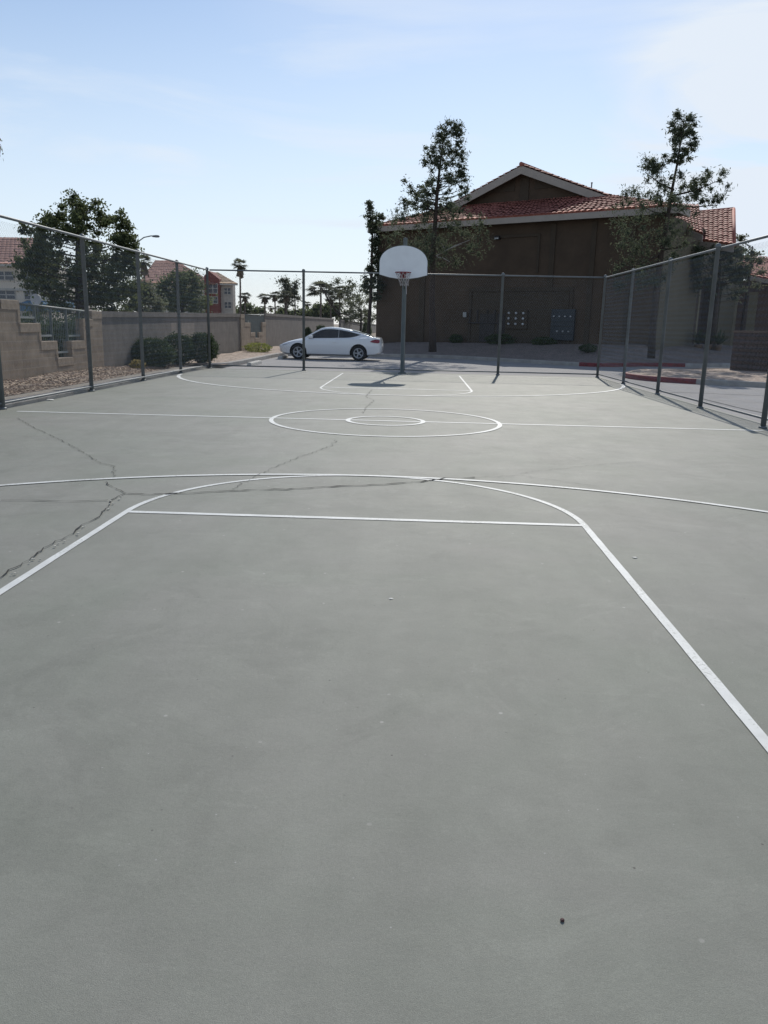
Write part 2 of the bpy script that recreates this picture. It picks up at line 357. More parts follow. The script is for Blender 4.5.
# ------------------------------------------------------------------ ground, court, asphalt
FY = 25.70                                            # far fence line
XL, XR = -6.42, 6.34
sheet('ground', [(-3000, -60), (3000, -60), (3000, 4500), (-3000, 4500)], -0.14, M_dirt)
court = sheet('court', [(XL-.05, -9), (XR+.12, -9), (XR+.12, FY+.16), (XL-.05, FY+.16)], 0.0, M_court)
sheet('parking_lot', [(XL-.05, FY+.16), (XR+.12, FY+.16), (XR+.12, -9), (60, -9), (60, 60), (XL-.05, 60)], -0.006, M_asph)
ft = .3048; LEN = 81.37*ft; HW = .026
def strip(name, pts, w, z, mt, parent, jag=0.0, closed=False):
    if mt is M_line:
        jag = .045; q_ = []; m_ = len(pts)
        for i in range(m_ if closed else m_-1):
            a_, b_ = Vector((pts[i][0], pts[i][1])), Vector((pts[(i+1) % m_][0], pts[(i+1) % m_][1])); k_ = max(1, int((b_-a_).length/.12))
            q_ += [tuple(a_.lerp(b_, j/k_)) for j in range(k_)]
        if not closed: q_.append(tuple(pts[-1][:2]))
        pts = q_
    p = [Vector((q[0], q[1], 0)) for q in pts]; n = len(p); V = []; Fc = []
    for i in range(n):
        a = p[(i-1) % n] if closed or i > 0 else p[i]; c = p[(i+1) % n] if closed or i < n-1 else p[i]
        d = (c-a).normalized(); nn = Vector((-d.y, d.x, 0)); ww = w[i] if hasattr(w, '__len__') else w
        V += [p[i]+nn*ww*(1+random.uniform(-jag, jag)), p[i]-nn*ww*(1+random.uniform(-jag, jag))]
    for i in range(n if closed else n-1):
        j = (i+1) % n; Fc.append((2*i, 2*i+1, 2*j+1, 2*j))
    return MB().add([(v.x, v.y, z) for v in V], Fc).build(name, mt, parent)
def arc(cx, cy, r, a0, a1, n=72): return [(cx+r*math.cos(a0+(a1-a0)*i/n), cy+r*math.sin(a0+(a1-a0)*i/n)) for i in range(n+1)]
Z1 = .004; Z2 = .0065; Z3 = .009
for end in (0, 1):
    s = 1 if end == 0 else -1; y0 = 0 if end == 0 else LEN
    Y = lambda f: y0+s*f*ft
    a0, a1 = (0, math.pi) if s > 0 else (0, -math.pi)
    lane = [(-6*ft, Y(0)), (-6*ft, Y(19))]+[(6*ft*math.cos(t), Y(19)+s*6*ft*math.sin(t)) for t in np.linspace(math.pi, 0, 60)[1:-1]]+[(6*ft, Y(19)), (6*ft, Y(0))]
    strip('lane_line', lane, HW, Z1, M_line, court)
    strip('free_throw_line', [(-6*ft+HW, Y(19)), (6*ft-HW, Y(19))], HW*(1.25 if s > 0 else 2.0), Z1, M_line, court)
    r3 = 19.75*ft; ex = 1.0 if s > 0 else 1.055
    tp = [(ex*r3*math.cos(t), Y(5.25)+s*r3*math.sin(t)) for t in np.linspace(math.pi, 0, 120)]
    strip('three_point_line', [q for q in tp if abs(q[0]) < 6.33], HW*(1.2 if s > 0 else 1.9), Z2, M_line, court)
cy = LEN/2
strip('center_circle', arc(0, cy, 6*ft, 0, 2*math.pi, 96)[:-1], HW*1.35, Z2, M_line, court, closed=True)
strip('inner_circle', arc(0, cy, 2*ft, 0, 2*math.pi, 64)[:-1], HW*1.4, Z2, M_line, court, closed=True)
strip('half_court_line', [(-6.05, cy), (6.0, cy)], HW*1.6, Z1, M_line, court)
strip('base_line', [(-5.9, LEN+.02), (5.9, LEN+.02)], HW*1.2, Z1, M_line, court)
strip('side_line', [(-6.15, 8.2), (-5.55, 8.2)], HW, Z1, M_line, court)

def crack(pp, w0, w1, sub=5, jit=.35, name='court_crack', mt=None, z=Z3):
    g = [atz(x, y, 0)[:2] for x, y in pp]; o = []
    for i in range(len(g)-1):
        L_ = np.linalg.norm(g[i+1]-g[i]); k = max(2, int(L_/.05)); k = min(k, 40)
        for j in range(k):
            q = g[i]+(g[i+1]-g[i])*j/k; o.append((q[0]+random.gauss(0, .012*jit*3), q[1]+random.gauss(0, .012*jit*3)))
    o.append(tuple(g[-1])); n = len(o)
    w = [max(.0012, .5*(w0+(w1-w0)*i/n)*(.75+.45*math.sin(i*.9+w0*900)*math.sin(i*.23+3)+random.uniform(-.2, .2))) for i in range(n)]
    return strip(name, o, w, z, mt or M_crack, court, jag=.3)
crack([(-2, 580), (10, 571), (22, 566), (35, 556), (48, 547), (62, 540), (75, 532), (85, 524), (100, 517), (108, 508), (110, 502), (118, 497), (126, 494)], .009, .011, jit=.2)
crack([(126, 494), (118, 490), (108, 485), (106, 482)], .010, .009, jit=.2)
crack([(126, 494), (150, 495), (180, 494), (207, 493), (240, 491), (280, 490), (320, 488), (360, 486), (384, 485), (420, 482), (445, 479), (475, 478)], .026, .020, jit=.35)
crack([(0, 501), (30, 501), (70, 502), (108, 501)], .013, .013, jit=.1)
crack([(115, 477), (113, 467), (100, 463), (88, 456), (76, 448), (60, 440), (45, 433), (30, 426), (18, 418)], .007, .008, jit=.35)
crack([(232, 490), (255, 477), (275, 468), (295, 459), (315, 452), (332, 446), (336, 440)], .006, .007, jit=.4)
crack([(362, 414), (368, 406), (374, 401), (366, 397), (372, 390)], .008, .009, jit=.4)
crack([(475, 478), (520, 476), (560, 482), (600, 487)], .006, .004)
crack([(640, 462), (600, 465), (555, 470), (520, 474)], .005, .004)
# crumbled pale edges of the widest crack
ch = []
for (x, y) in [(122, 497), (117, 499), (109, 504), (108, 508), (83, 527), (76, 534), (52, 546), (38, 558), (28, 563), (112, 501), (12, 573), (8, 576), (60, 543), (33, 560)]:
    g = atz(x+1, y+1.2, 0); k = random.randint(1, 2)
    for _ in range(k):
        c0 = Vector((g[0]+random.gauss(0, .02), g[1]+random.gauss(0, .02), Z3+.004)); n = 6; r = random.uniform(.005, .011)
        ch.append([(c0.x+r*random.uniform(.6, 1.2)*math.cos(2*math.pi*i/n), c0.y+r*random.uniform(.6, 1.3)*math.sin(2*math.pi*i/n), c0.z+random.uniform(0, .002)) for i in range(n)])
mbc = MB()
for poly in ch: mbc.prism(poly, (0, 0, -.006))
mbc.build('crumbled_edge', M_chip, court)

# left strip: concrete mow kerb, gravel
MB().box(XL-.42, XL-.06, -9, 26.05, -.12, .058, .012).build('kerb', M_conc)['kind'] = 'structure'
MB().box(XL-.78, XL-.425, -9, 26.0, -.12, .05, .01).build('footing_strip', mat('stained_concrete', (.24, .215, .185), .9, var=.3, scale=4, bump=.3))['kind'] = 'structure'
def grid_surface(name, fn, nu, nv, mt):
    vs = [fn(i/nu, j/nv) for j in range(nv+1) for i in range(nu+1)]
    fs = [(j*(nu+1)+i, j*(nu+1)+i+1, (j+1)*(nu+1)+i+1, (j+1)*(nu+1)+i) for j in range(nv) for i in range(nu)]
    o = MB().add(vs, fs).build(name, mt, smooth=True); o['kind'] = 'structure'; return o
WX = -8.2
def gv(u, w):
    y = -5+w*(60); x = XL-.78+(WX+.02-(XL-.78))*u
    if y > 26: x = (-6.0)+(WX+.02+6.0)*u
    e = .05+.17*u*math.exp(-((y-19)/9)**2)+.03*math.sin(y*1.7+u*3)*u*(1-u)*2
    return (x, y, e)
def gv1(u, w):
    y = -5+w*31.0; return (XL-.78+(WX+.02-(XL-.78))*u, y, .055+.17*u*math.exp(-((y-19)/7)**2)+.02*math.sin(y*2.3+u*3)*u)
def gv2(u, w):
    y = 26.0+w*60; return (-5.95+(WX+.02+5.95)*u, y, .10+.02*math.sin(y*1.9+u*4)*u)
grid_surface('gravel_strip', gv1, 10, 90, M_gravel); grid_surface('gravel_verge', gv2, 8, 60, M_gravelp)
# loose stones lying on the strip (one scatter)
sv = []; sf = []
ms = MB()
for i in range(3800):
    u = random.random(); y = random.uniform(11, 26); x = XL-.80+(WX-(XL-.80))*u
    z = gv1(u, (y+5)/31)[2]; r = random.uniform(.010, .030)
    bm = bmesh.new(); bmesh.ops.create_icosphere(bm, subdivisions=1, radius=r)
    for v in bm.verts: v.co = v.co*random.uniform(.75, 1.15); v.co.z *= .6
    ms.bm(bm, Matrix.Translation((x, y, z+r*.2)) @ Matrix.Rotation(random.random()*6, 4, 'Z'))
st = ms.build('gravel_stones', mat('stones', (.21, .145, .105), .9, var=.4, scale=1, island=.55)); st['kind'] = 'stuff'
tag(st, 'loose tan stones strewn over the gravel between kerb and stepped wall', 'gravel')

# kerbs round the parking lot and the planting bed before the building
TH = R(34); U2 = np.array([math.cos(TH), -math.sin(TH)]); V2 = np.array([math.sin(TH), math.cos(TH)])
A = np.array([6.27, 40.45])
def bl(a, b): return A+a*U2+b*V2                     # building frame -> world
def kerb(name, pts, w, z0, z1, mt):
    p = [Vector((q[0], q[1], 0)) for q in pts]; n = len(p); off = []
    for i in range(n):
        d = (p[min(i+1, n-1)]-p[max(i-1, 0)]).normalized(); off.append(Vector((-d.y, d.x, 0)))
    vs = []; fs = []
    for i in range(n):
        a = p[i]; b = p[i]+off[i]*w; c = off[i]*.015
        vs += [(a.x, a.y, z0), (a.x, a.y, z1-.02), (a.x+c.x, a.y+c.y, z1), (b.x, b.y, z1), (b.x, b.y, z0)]
    for i in range(n-1):
        for k in range(4): fs.append((5*i+k, 5*i+k+1, 5*i+5+k+1, 5*i+5+k))
    fs += [(0, 1, 2, 3, 4), tuple(5*(n-1)+k for k in reversed(range(5)))]
    o = MB().add(vs, fs).build(name, mt); o['kind'] = 'structure'; return o
def smooth(pts, k=6):
    p = np.array(pts, float); o = []
    for i in range(len(p)-1):
        p0 = p[max(i-1, 0)]; p1 = p[i]; p2 = p[i+1]; p3 = p[min(i+2, len(p)-1)]
        for t in np.arange(k)/k:
            o.append(.5*((2*p1)+(-p0+p2)*t+(2*p0-5*p1+4*p2-p3)*t*t+(-p0+3*p1-3*p2+p3)*t**3))
    o.append(p[-1]); return o
KB = smooth([(-6.36, 25.95), (-6.02, 26.5), (-5.88, 28), (-5.85, 31), (-5.8, 36.3), (-5.2, 37.6), (-3.5, 38.0), (-1.3, 38.4), (1.62, 38.6), (3.9, 36.8), (5.98, 34.75), (7.3, 33.6)])
kerb('kerb', KB, .16, -.1, .15, M_conc)
KR = smooth([(7.3, 33.6), (8.0, 33.3), (9.0, 33.8), (10.23, 34.7), (11.3, 35.0), (12.2, 35.1)])
kerb('red_kerb', KR, .16, -.1, .152, M_red)
KW = smooth([(12.2, 35.1), (13.0, 35.3), (14, 35.9), (18, 38.5), (26, 43.5)])
kerb('kerb', KW, .16, -.1, .15, M_conc)
# bed surface between those kerbs and the wall foot
KA = [k for k in KB if k[1] > 37.0]+KR[1:]+KW[1:]
KA = np.array(KA)
def near_wall(q):
    d = q-A; a = d @ U2; return float(np.clip(a, -10.6, 5.5)), d @ V2
vs = []; fs = []; NB = 8
for i, q in enumerate(KA):
    t = i/(len(KA)-1); a, b = near_wall(q)
    if (q-A) @ U2 <= 5.5 :
        tgt = bl(a, .6)
    else: tgt = bl(5.5, .6+8.5*min(1, ((q-A) @ U2-5.5)/5.5))
    zt = .55+.32*np.clip((a+10.6)/16, 0, 1)
    d = (tgt-q)/max(1e-6, np.linalg.norm(tgt-q)); q0 = q+d*.13
    for j in range(NB+1):
        u = j/NB; p = q0+(tgt+d*.2-q0)*u; e = u*u*(3-2*u); vs.append((p[0], p[1], .135+(zt-.135)*e+.02*math.sin(i*1.3+j*2)*u*(1-u)))
for i in range(len(KA)-1):
    for j in range(NB): b0 = i*(NB+1)+j; fs.append((b0, b0+1, b0+NB+2, b0+NB+1))
o = MB().add(vs, fs).build('planting_bed', M_bed, smooth=True); o['kind'] = 'structure'
# red-kerbed island on the right
isf = smooth([(8.15, 27.5), (7.45, 26.7), (7.28, 25.7), (7.6, 24.6), (8.2, 23.98), (8.75, 23.6)])
isg = smooth([(8.75, 23.6), (9.4, 23.25), (10.34, 22.75), (13, 21.2), (18, 18.4), (24, 15)])
kerb('red_kerb', isf, .16, -.1, .15, M_red); kerb('kerb', isg, .16, -.1, .149, M_conc)
isb = smooth([(8.15, 27.5), (9.5, 29.6), (11.2, 31.0), (14, 32.0), (24, 34)])
kerb('kerb', list(reversed(isb)), .16, -.1, .149, M_conc)
front = np.array(isf+isg[1:]); back = np.array(isb); vs = []; fs = []
ts = np.linspace(0, 1, 40)
fi = np.stack([np.interp(ts, np.linspace(0, 1, len(front)), front[:, k]) for k in (0, 1)], 1); bi = np.stack([np.interp(ts, np.linspace(0, 1, len(back)), back[:, k]) for k in (0, 1)], 1)
for i in range(40):
    for j in range(9):
        u = j/8; p = fi[i]*(1-u)+bi[i]*u; vs.append((p[0], p[1], .12+.10*math.sin(math.pi*u)*min(1, i/6)))
for i in range(39):
    for j in range(8): b0 = i*9+j; fs.append((b0, b0+1, b0+10, b0+9))
o = MB().add(vs, fs).build('gravel_island', M_gravelp, smooth=True); o['kind'] = 'structure'
# tar seams in the drive
for pp in ([(655, 392), (700, 393), (735, 394.5), (775, 396)], [(700, 398), (720, 403), (745, 409), (775, 415)]):
    g = smooth([atz(x, y, 0)[:2] for x, y in pp]); strip('tar_seam', g, .02, -.001, M_crack, None, jag=.4)['kind'] = 'structure'

# ------------------------------------------------------------------ chain-link fences
def chain(P0, P1, z0, z1, pitch=.055, r=.00175):
    P0 = np.array(P0, float); P1 = np.array(P1, float); Lh = np.linalg.norm(P1-P0); u = (P1-P0)/Lh; nrm = np.array([-u[1], u[0]])
    nw = int(Lh/pitch); nz = int((z1-z0)/pitch)
    i = np.arange(nw)[:, None]; k = np.arange(nz+1)[None, :]
    s = (i+.5)*pitch+np.where((k+i*0) % 2 == 0, -.5, .5)*pitch*1.0
    z = z0+k*pitch+0*i
    off = np.where(k % 2 == 0, .002, -.002)+0*i
    P = np.stack([P0[0]+u[0]*s+nrm[0]*off, P0[1]+u[1]*s+nrm[1]*off, z+0*s], -1)          # nw, nz+1, 3
    a = P[:, :-1].reshape(-1, 3); b = P[:, 1:].reshape(-1, 3); d = b-a; d /= np.linalg.norm(d, axis=1)[:, None]
    e1 = np.cross(d, np.array([nrm[0], nrm[1], 0])); e1 /= np.linalg.norm(e1, axis=1)[:, None]; e2 = np.cross(d, e1)
    Q = []
    for t in range(3):
        c0, s0, c1, s1 = math.cos(2.094*t), math.sin(2.094*t), math.cos(2.094*(t+1)), math.sin(2.094*(t+1))
        o0 = r*(c0*e1+s0*e2); o1 = r*(c1*e1+s1*e2); Q.append(np.stack([a+o0, b+o0, b+o1, a+o1], 1))
    return np.concatenate(Q)
FH = 3.12
def fence(label, posts, mesh_off, skip=()):
    p0 = posts[0]; e = empty('chain_link_fence', (p0[0], p0[1], 0), 0, label, 'fence', 'fences enclosing the court')
    rel = [(p[0]-p0[0], p[1]-p0[1]) for p in posts]
    for i, q in enumerate(rel):
        if i in skip: continue
        r = .043
        MB().lathe([(r, -.02), (r, FH-.02), (r*1.25, FH-.015), (r*1.25, FH+.02), (r*.9, FH+.055), (0, FH+.07)], 12, c=(q[0], q[1], 0)).lathe([(r*1.6, 0), (r*1.5, .025), (r, .035)], 12, c=(q[0], q[1], 0)).build('post', M_galv, e, True)
    a = rel[0]; b = rel[-1]; rail = MB()
    rail.tube([(*a, FH-.02), (*b, FH-.02)], .024, 10); rail.build('top_rail', M_galv, e, True)
    MB().tube([(a[0]+mesh_off[0], a[1]+mesh_off[1], .10), (b[0]+mesh_off[0], b[1]+mesh_off[1], .10)], .02, 8).build('bottom_rail', M_galv, e, True)
    Q = chain((a[0]+mesh_off[0], a[1]+mesh_off[1]), (b[0]+mesh_off[0], b[1]+mesh_off[1]), .07, FH-.03)
    w = quads('chain_mesh', Q, M_wire, e); w['kind'] = 'stuff'
    return e
fence('tall chain-link fence on the left side of the court, along the stepped block wall', [(XL, y) for y in (4.0, 7.0, 9.85, 12.65, 16.35, 19.6, 22.85)]+[(XL+.12, FY)], (-.055, 0))
fence('tall chain-link fence behind the backboard, between court and parked car', [(XL+.2, FY+.003), (-3.2, FY), (0.05, FY), (3.12, FY), (XR-.03, FY+.003)], (0, .055), skip=(0, 4))
fence('tall chain-link fence on the right side of the court, beside the red kerb', [(XR-.02, FY), (XR+.08, 22.8), (XR+.02, 19.3), (XR-.09, 16.0), (XR-.2, 12.75), (XR, 9.7), (XR, 6.5), (XR, 4.0)], (.055, 0))

# ------------------------------------------------------------------ basketball hoop
BY = 24.25; PY = 25.42
hoop = empty('basketball_hoop', (.02, PY, 0), 0, 'basketball hoop with white fan-shaped backboard and red rim on a grey pole', 'basketball hoop')
def hz(py): return at(404, py, BY)[2]
zt, zs1, zs0, zc = hz(245.8), hz(263.5), hz(274.8), hz(279)
hw = (at(427.2, 270, BY)[0]-at(379.6, 270, BY)[0])/2; bx = (at(427.2, 270, BY)[0]+at(379.6, 270, BY)[0])/2-.02
poly = []
for t in np.linspace(0, math.pi, 25): poly.append((hw*math.cos(t), zs1+(zt-zs1)*math.sin(t)**.92))
poly += [(-hw, zs0)]+[(-hw*.6, zs0-(zs0-zc)*.62), (-hw*.25, zc+.01), (hw*.25, zc+.01), (hw*.6, zs0-(zs0-zc)*.62)]+[(hw, zs0)]
MB().prism([(bx+x, BY-PY-.02, z) for x, z in poly], (0, .04, 0)).build('backboard', M_board, hoop)
rimmb = MB().tube([(bx+x*1.0, BY-PY+.028, z) for x, z in poly]+[(bx+poly[0][0], BY-PY+.028, poly[0][1])], .016, 6)
rimmb.build('backboard_frame', M_galv, hoop)
ptop = at(404, 238.5, PY)[2]
MB().lathe([(.13, 0), (.12, .03), (.062, .05), (.062, ptop), (.058, ptop+.02), (0, ptop+.03)], 16).build('pole', M_pole, hoop, True)
arm = MB()
for z in (zt-.25, zs0+.18):
    for sx in (-.07, .07): arm.tube([(sx, 0, z), (bx+sx*3.2, BY-PY+.03, z)], .024, 8)
arm.tube([(0, 0, zs0-.35), (bx, BY-PY+.03, zs0+.15)], .026, 8); arm.build('support_arm', M_pole, hoop, True)
RZ = at(403, 272.4, BY-.38)[2]; rr = .232
rim = MB().tube([(bx+rr*math.cos(t), BY-PY-.15-rr+rr*math.sin(t), RZ) for t in np.linspace(0, 2*math.pi, 33)], .011, 8, cap=False)
rim.box(bx-.08, bx+.08, BY-PY-.16, BY-PY-.022, RZ-.03, RZ+.012); rim.box(bx-.09, bx+.09, BY-PY-.034, BY-PY-.021, RZ-.14, RZ+.03)
rim.prism([(bx-.012, BY-PY-.03, RZ-.02), (bx-.012, BY-PY-.16, RZ-.02), (bx-.012, BY-PY-.03, RZ-.16)], (.024, 0, 0))
rimo = rim.build('rim', M_rim, hoop)
net = MB(); yc = BY-PY-.15-rr; nn = 12; lv = [(rr, 0), (rr*.82, -.1), (rr*.66, -.2), (rr*.55, -.3), (rr*.5, -.38)]
for k in range(nn):
    for sgn in (-1, 1):
        pts = []
        for j, (r_, h_) in enumerate(lv):
            t = 2*math.pi*(k+sgn*.5*j)/nn; pts.append((bx+r_*math.cos(t)+(.05*j*.25), yc+r_*math.sin(t), RZ+h_))
        if k in (2, 3, 7) : pts = pts[:3]
        net.tube(pts, .0065, 4, cap=False)
net.tube([(bx+.09, yc-.1, RZ-.3), (bx+.11, yc-.1, RZ-.45), (bx+.12, yc-.1, RZ-.62)], .012, 5)
net.build('net', M_net, hoop)

# ------------------------------------------------------------------ block walls on the left
def stepwall(label, steps, z0, mt, group='block walls along the left side'):
    y0 = steps[0][0]; e = empty('block_wall', (WX, y0, 0), 0, label, 'wall', group)
    body = MB(); cap = MB()
    for (a, b, t) in steps:
        body.box(-.2, 0, a-y0+.0015, b-y0-.0015, z0, t-.21)
        n = max(1, round((b-a)/.9)) if (b-a) > 1.2 else 1
        for k in range(n): cap.box(-.212, .012, a-y0+(b-a)*k/n-(0.03 if k == 0 else -.004), a-y0+(b-a)*(k+1)/n+(.03 if k == n-1 else -.004), t-.209, t, .012)
    for (a, b, t), (a2, b2, t2) in zip(steps[:-1], steps[1:]):
        if t > t2+.05: cap.box(-.2115, .0115, b-y0-.085, b-y0+.028, t2+.002, t-.2095, .006)
        elif t2 > t+.05: cap.box(-.2115, .0115, a2-y0-.028, a2-y0+.085, t+.002, t2-.2095, .006)
    body.build('wall_body', mt, e); cap.build('wall_cap', M_cap, e); return e
stepwall('tan block wall with stepped notch nearest the camera, filled by a grey railing', [(2, 16.25, 1.86), (16.25, 17.03, 1.86), (17.03, 17.95, 1.38), (17.95, 18.76, .97), (18.76, 19.6, .56), (19.6, 20.38, .95), (20.38, 20.98, 1.50), (20.98, 21.62, 1.71)], -.1, M_wallA)
stepwall('tan block wall with stepped notch left of the parked car', [(39.2, 40.0, 1.88), (40.0, 41.4, 1.48), (41.4, 42.6, .98), (42.6, 43.7, .68), (43.7, 44.7, .98), (44.7, 45.7, 1.52)], -.1, M_wallA)
def plainwall(label, ya, yb, ta, tb, mt=M_wallB, x=WX-.06):
    e = empty('block_wall', (x, ya, 0), 0, label, 'wall', 'block walls along the left side'); L_ = yb-ya
    MB().prism([(-.2, 0, -.1), (-.2, L_, -.1), (-.2, L_, tb-.16), (-.2, 0, ta-.16)], (.2, 0, 0)).build('wall_body', mt, e)
    MB().prism([(-.235, .02, ta-.159), (-.235, L_-.02, tb-.159), (-.235, L_-.02, tb), (-.235, .02, ta)], (.27, 0, 0)).build('wall_cap', M_wallB, e); return e
wb = plainwall('long plain grey-brown block wall behind the round dark shrubs', 21.66, 39.15, 1.71, 1.90)
for px0, px1, c in ((173, 178, 0), (183, 196, 1)):
    a = onx(px0, 330, WX)[1]; b = onx(px1, 330, WX)[1]; MB().box(.001, .004, a-21.66, b-21.66, .75, 1.42).build('paint_patch', mat('patch_paint_%d' % c, (.25, .215, .18), .9), wb)
plainwall('plain brown block wall starting just behind the nose of the white car', 45.75, 84, 2.03, 2.06)
plainwall('distant tan block wall beyond the white car roof', 92, 170, 2.0, 1.6)
# iron panel in the near notch
rl = empty('iron_railing', (WX-.1, 17.0, 0), 0, 'grey iron railing filling the stepped notch of the near tan wall', 'railing')
def rz_(y): return 1.82-.13*(y-17)/3.6
MB().tube([(0, .03, 1.80), (0, 4.0, 1.685)], .028, 8).build('top_rail', M_iron, rl, True)
stp = [(17.03, 17.95, 1.38), (17.95, 18.76, .97), (18.76, 19.6, .56), (19.6, 20.38, .95), (20.38, 20.98, 1.50)]
M_rail = mat('pale_rail', (.30, .31, .29), .6)
for i, (a, b, t) in enumerate(stp):
    if i < 4: MB().box(-.02, .02, a-17+.04, b-17-.05, t+.1, t+.145).build('bottom_rail', M_rail, rl)
    y = a+.06
    while y < b-.03:
        MB().box(-.006, .006, y-17-.006, y-17+.006, t+.02, rz_(y)-.02).build('picket', M_iron, rl); y += .095
    MB().box(-.024, .024, a-17-.024, a-17+.024, min(t, stp[max(i-1, 0)][2]), rz_(a)-.01).build('rail_post', M_iron, rl)
rl2 = empty('iron_railing', (WX-.1, 40.0, 0), 0, 'dark iron railing filling the stepped notch left of the car', 'railing')
MB().tube([(0, 0.02, 1.86), (0, 5.6, 1.92)], .03, 8).build('top_rail', M_iron, rl2, True)
for (a, b, t) in [(40.0, 41.4, 1.48), (41.4, 42.6, .98), (42.6, 43.7, .68), (43.7, 44.7, .98), (44.7, 45.7, 1.52)]:
    y = a+.05
    while y < b: MB().box(-.01, .01, y-40-.01, y-40+.01, t, 1.86).build('picket', M_iron, rl2); y += .09

# ------------------------------------------------------------------ leaves and trees
def leaves(C, Rad, n, ln, wd, droop=0.0, flat=.0, soft=True):
    """n small rhombic leaves in ellipsoid clumps; C (k,3), Rad (k,3)"""
    C = np.asarray(C); Rad = np.asarray(Rad); k = len(C); idx = rng.integers(0, k, n)
    d = rng.normal(size=(n, 3)); d /= np.linalg.norm(d, axis=1)[:, None]
    rad = rng.random(n)**.45
    if soft: rad = np.minimum(np.abs(rng.normal(0, .62, n)), 1.7)
    P = C[idx]+d*rad[:, None]*Rad[idx]
    ax = rng.normal(size=(n, 3)); ax[:, 2] = ax[:, 2]*(1-flat)-droop; ax = ax+d*.5; ax /= np.linalg.norm(ax, axis=1)[:, None]
    q = rng.normal(size=(n, 3)); b = np.cross(ax, q); b /= np.linalg.norm(b, axis=1)[:, None]
    l = (ln*rng.uniform(.6, 1.4, n))[:, None]; w = (wd*rng.uniform(.6, 1.4, n))[:, None]
    return np.stack([P-ax*l/2, P+b*w/2, P+ax*l/2, P-b*w/2], 1)
def tree(name, label, cat, base, trunk, rows, Y, nclump, crad, nleaf, ln, wd, lm, group=None, bark=None, depth=1.0, droop=0, limbs=True, squash=.75, limb_r=.03, extra=None):
    """rows: (py, pxL, pxR) outline of the crown at depth Y; the crown is as deep as it is wide"""
    base = np.array(base, float); e = empty(name, tuple(base), 0, label, cat, group)
    T = [np.array(t, float) for t in trunk]
    MB().tube([tuple(t[:3]-base) for t in T], [t[3] for t in T], 9).build('trunk', bark or M_bark, e, True)
    pys = [r[0] for r in rows]; zz = []; C = []
    ws = np.array([max(.5, (r[2]-r[1])) for r in rows], float); cum = np.cumsum(ws)
    tries = 0
    while len(C) < nclump and tries < 20000:
        tries += 1
        py = random.uniform(pys[0], pys[-1]); l = np.interp(py, pys, [r[1] for r in rows]); r_ = np.interp(py, pys, [r[2] for r in rows])
        if random.random() > (r_-l)/ws.max(): continue
        px = random.uniform(l, r_); half = (r_-l)/2*Y/FPX
        f = (px-(l+r_)/2)/max(.5, (r_-l)/2)
        dy = random.uniform(-1, 1)*half*math.sqrt(max(0, 1-f*f))*depth
        C.append(at(px, py, Y)+np.array([0, dy, 0]))
    if extra: C += [at(px, py, Y)+np.array([0, dy, 0]) for px, py, dy in extra]
    C = np.array(C)-base; Rd = np.array([[crad*random.uniform(.6, 1.35)]*2+[crad*squash*random.uniform(.6, 1.3)] for _ in C])
    if limbs:
        hub = []; lb = MB(); tz = np.array([t[2] for t in T]); 
        for c in C[::max(1, len(C)//70)]:
            z0 = max(tz[0]+.25*(tz[-1]-tz[0])-base[2], min(tz[-1]-base[2]-.1, c[2]-.35*math.hypot(c[0], c[1])*.8))
            p = np.array([np.interp(z0+base[2], tz, [t[k] for t in T]) for k in range(3)])-base; p[2] = z0; hub.append(p)
            mid = (p+c)/2+np.array([0, 0, -.06*np.linalg.norm(c-p)]); r0 = max(.012, limb_r*(.5+.25*np.linalg.norm(c-p)))
            lb.tube([tuple(p), tuple(mid), tuple(c)], [r0, r0*.65, r0*.25], 5)
        hub = sorted(hub, key=lambda q: q[2])
        lb.tube([tuple(q) for i, q in enumerate(hub) if i == 0 or q[2]-hub[i-1][2] > 1e-3] if len(hub) > 1 else [(0, 0, 0), (0, 0, 1)], .01, 5)
        lb.build('limbs', bark or M_bark, e, True)
    quads('crown', leaves(C, Rd, nleaf, ln, wd, droop), lm, e)
    return e

# pines before the brown building
Y1 = 37.6; b1 = atz(433, 348.5, .5); b1 = np.array([at(433, 340, Y1)[0], Y1, .42])
def tp(lst, Y): return [(*at(px, py, Y), r) for px, py, r in lst]
pine1 = tree('pine_tree', 'tall ragged pine in front of the building, right behind the backboard', 'tree', b1,
     [(b1[0], b1[1], b1[2]-.1, .20)]+tp([(432.5, 330, .15), (432, 300, .13), (433, 262, .12), (435, 225, .10), (437, 195, .075), (440, 165, .05), (445, 130, .02)], Y1),
     [(124, 440, 460), (135, 436, 463), (150, 432, 463), (165, 421, 464), (180, 418, 466), (196, 404, 470), (205, 403, 468), (214, 402, 462)],
     Y1, 140, .25, 12500, .15, .040, M_pine, 'pines before the brown building', depth=.9, droop=-.3, limb_r=.03,
     extra=[(441, 127, .2), (447, 124, -.2), (455, 124, .1), (461, 131, 0), (437, 141, .3), (461, 142, -.2), (434, 156, 0), (463, 160, .2), (440, 134, 0), (456, 132, .2), (436, 166, -.3), (424, 160, .2), (462, 172, 0), (426, 148, 0), (428, 153, .2), (463, 152, 0), (410, 185, .3), (405, 182, -.3), (467, 187, .1), (405, 200, .4), (450, 123, 0), (459, 126, .2)])
Cl = []; 
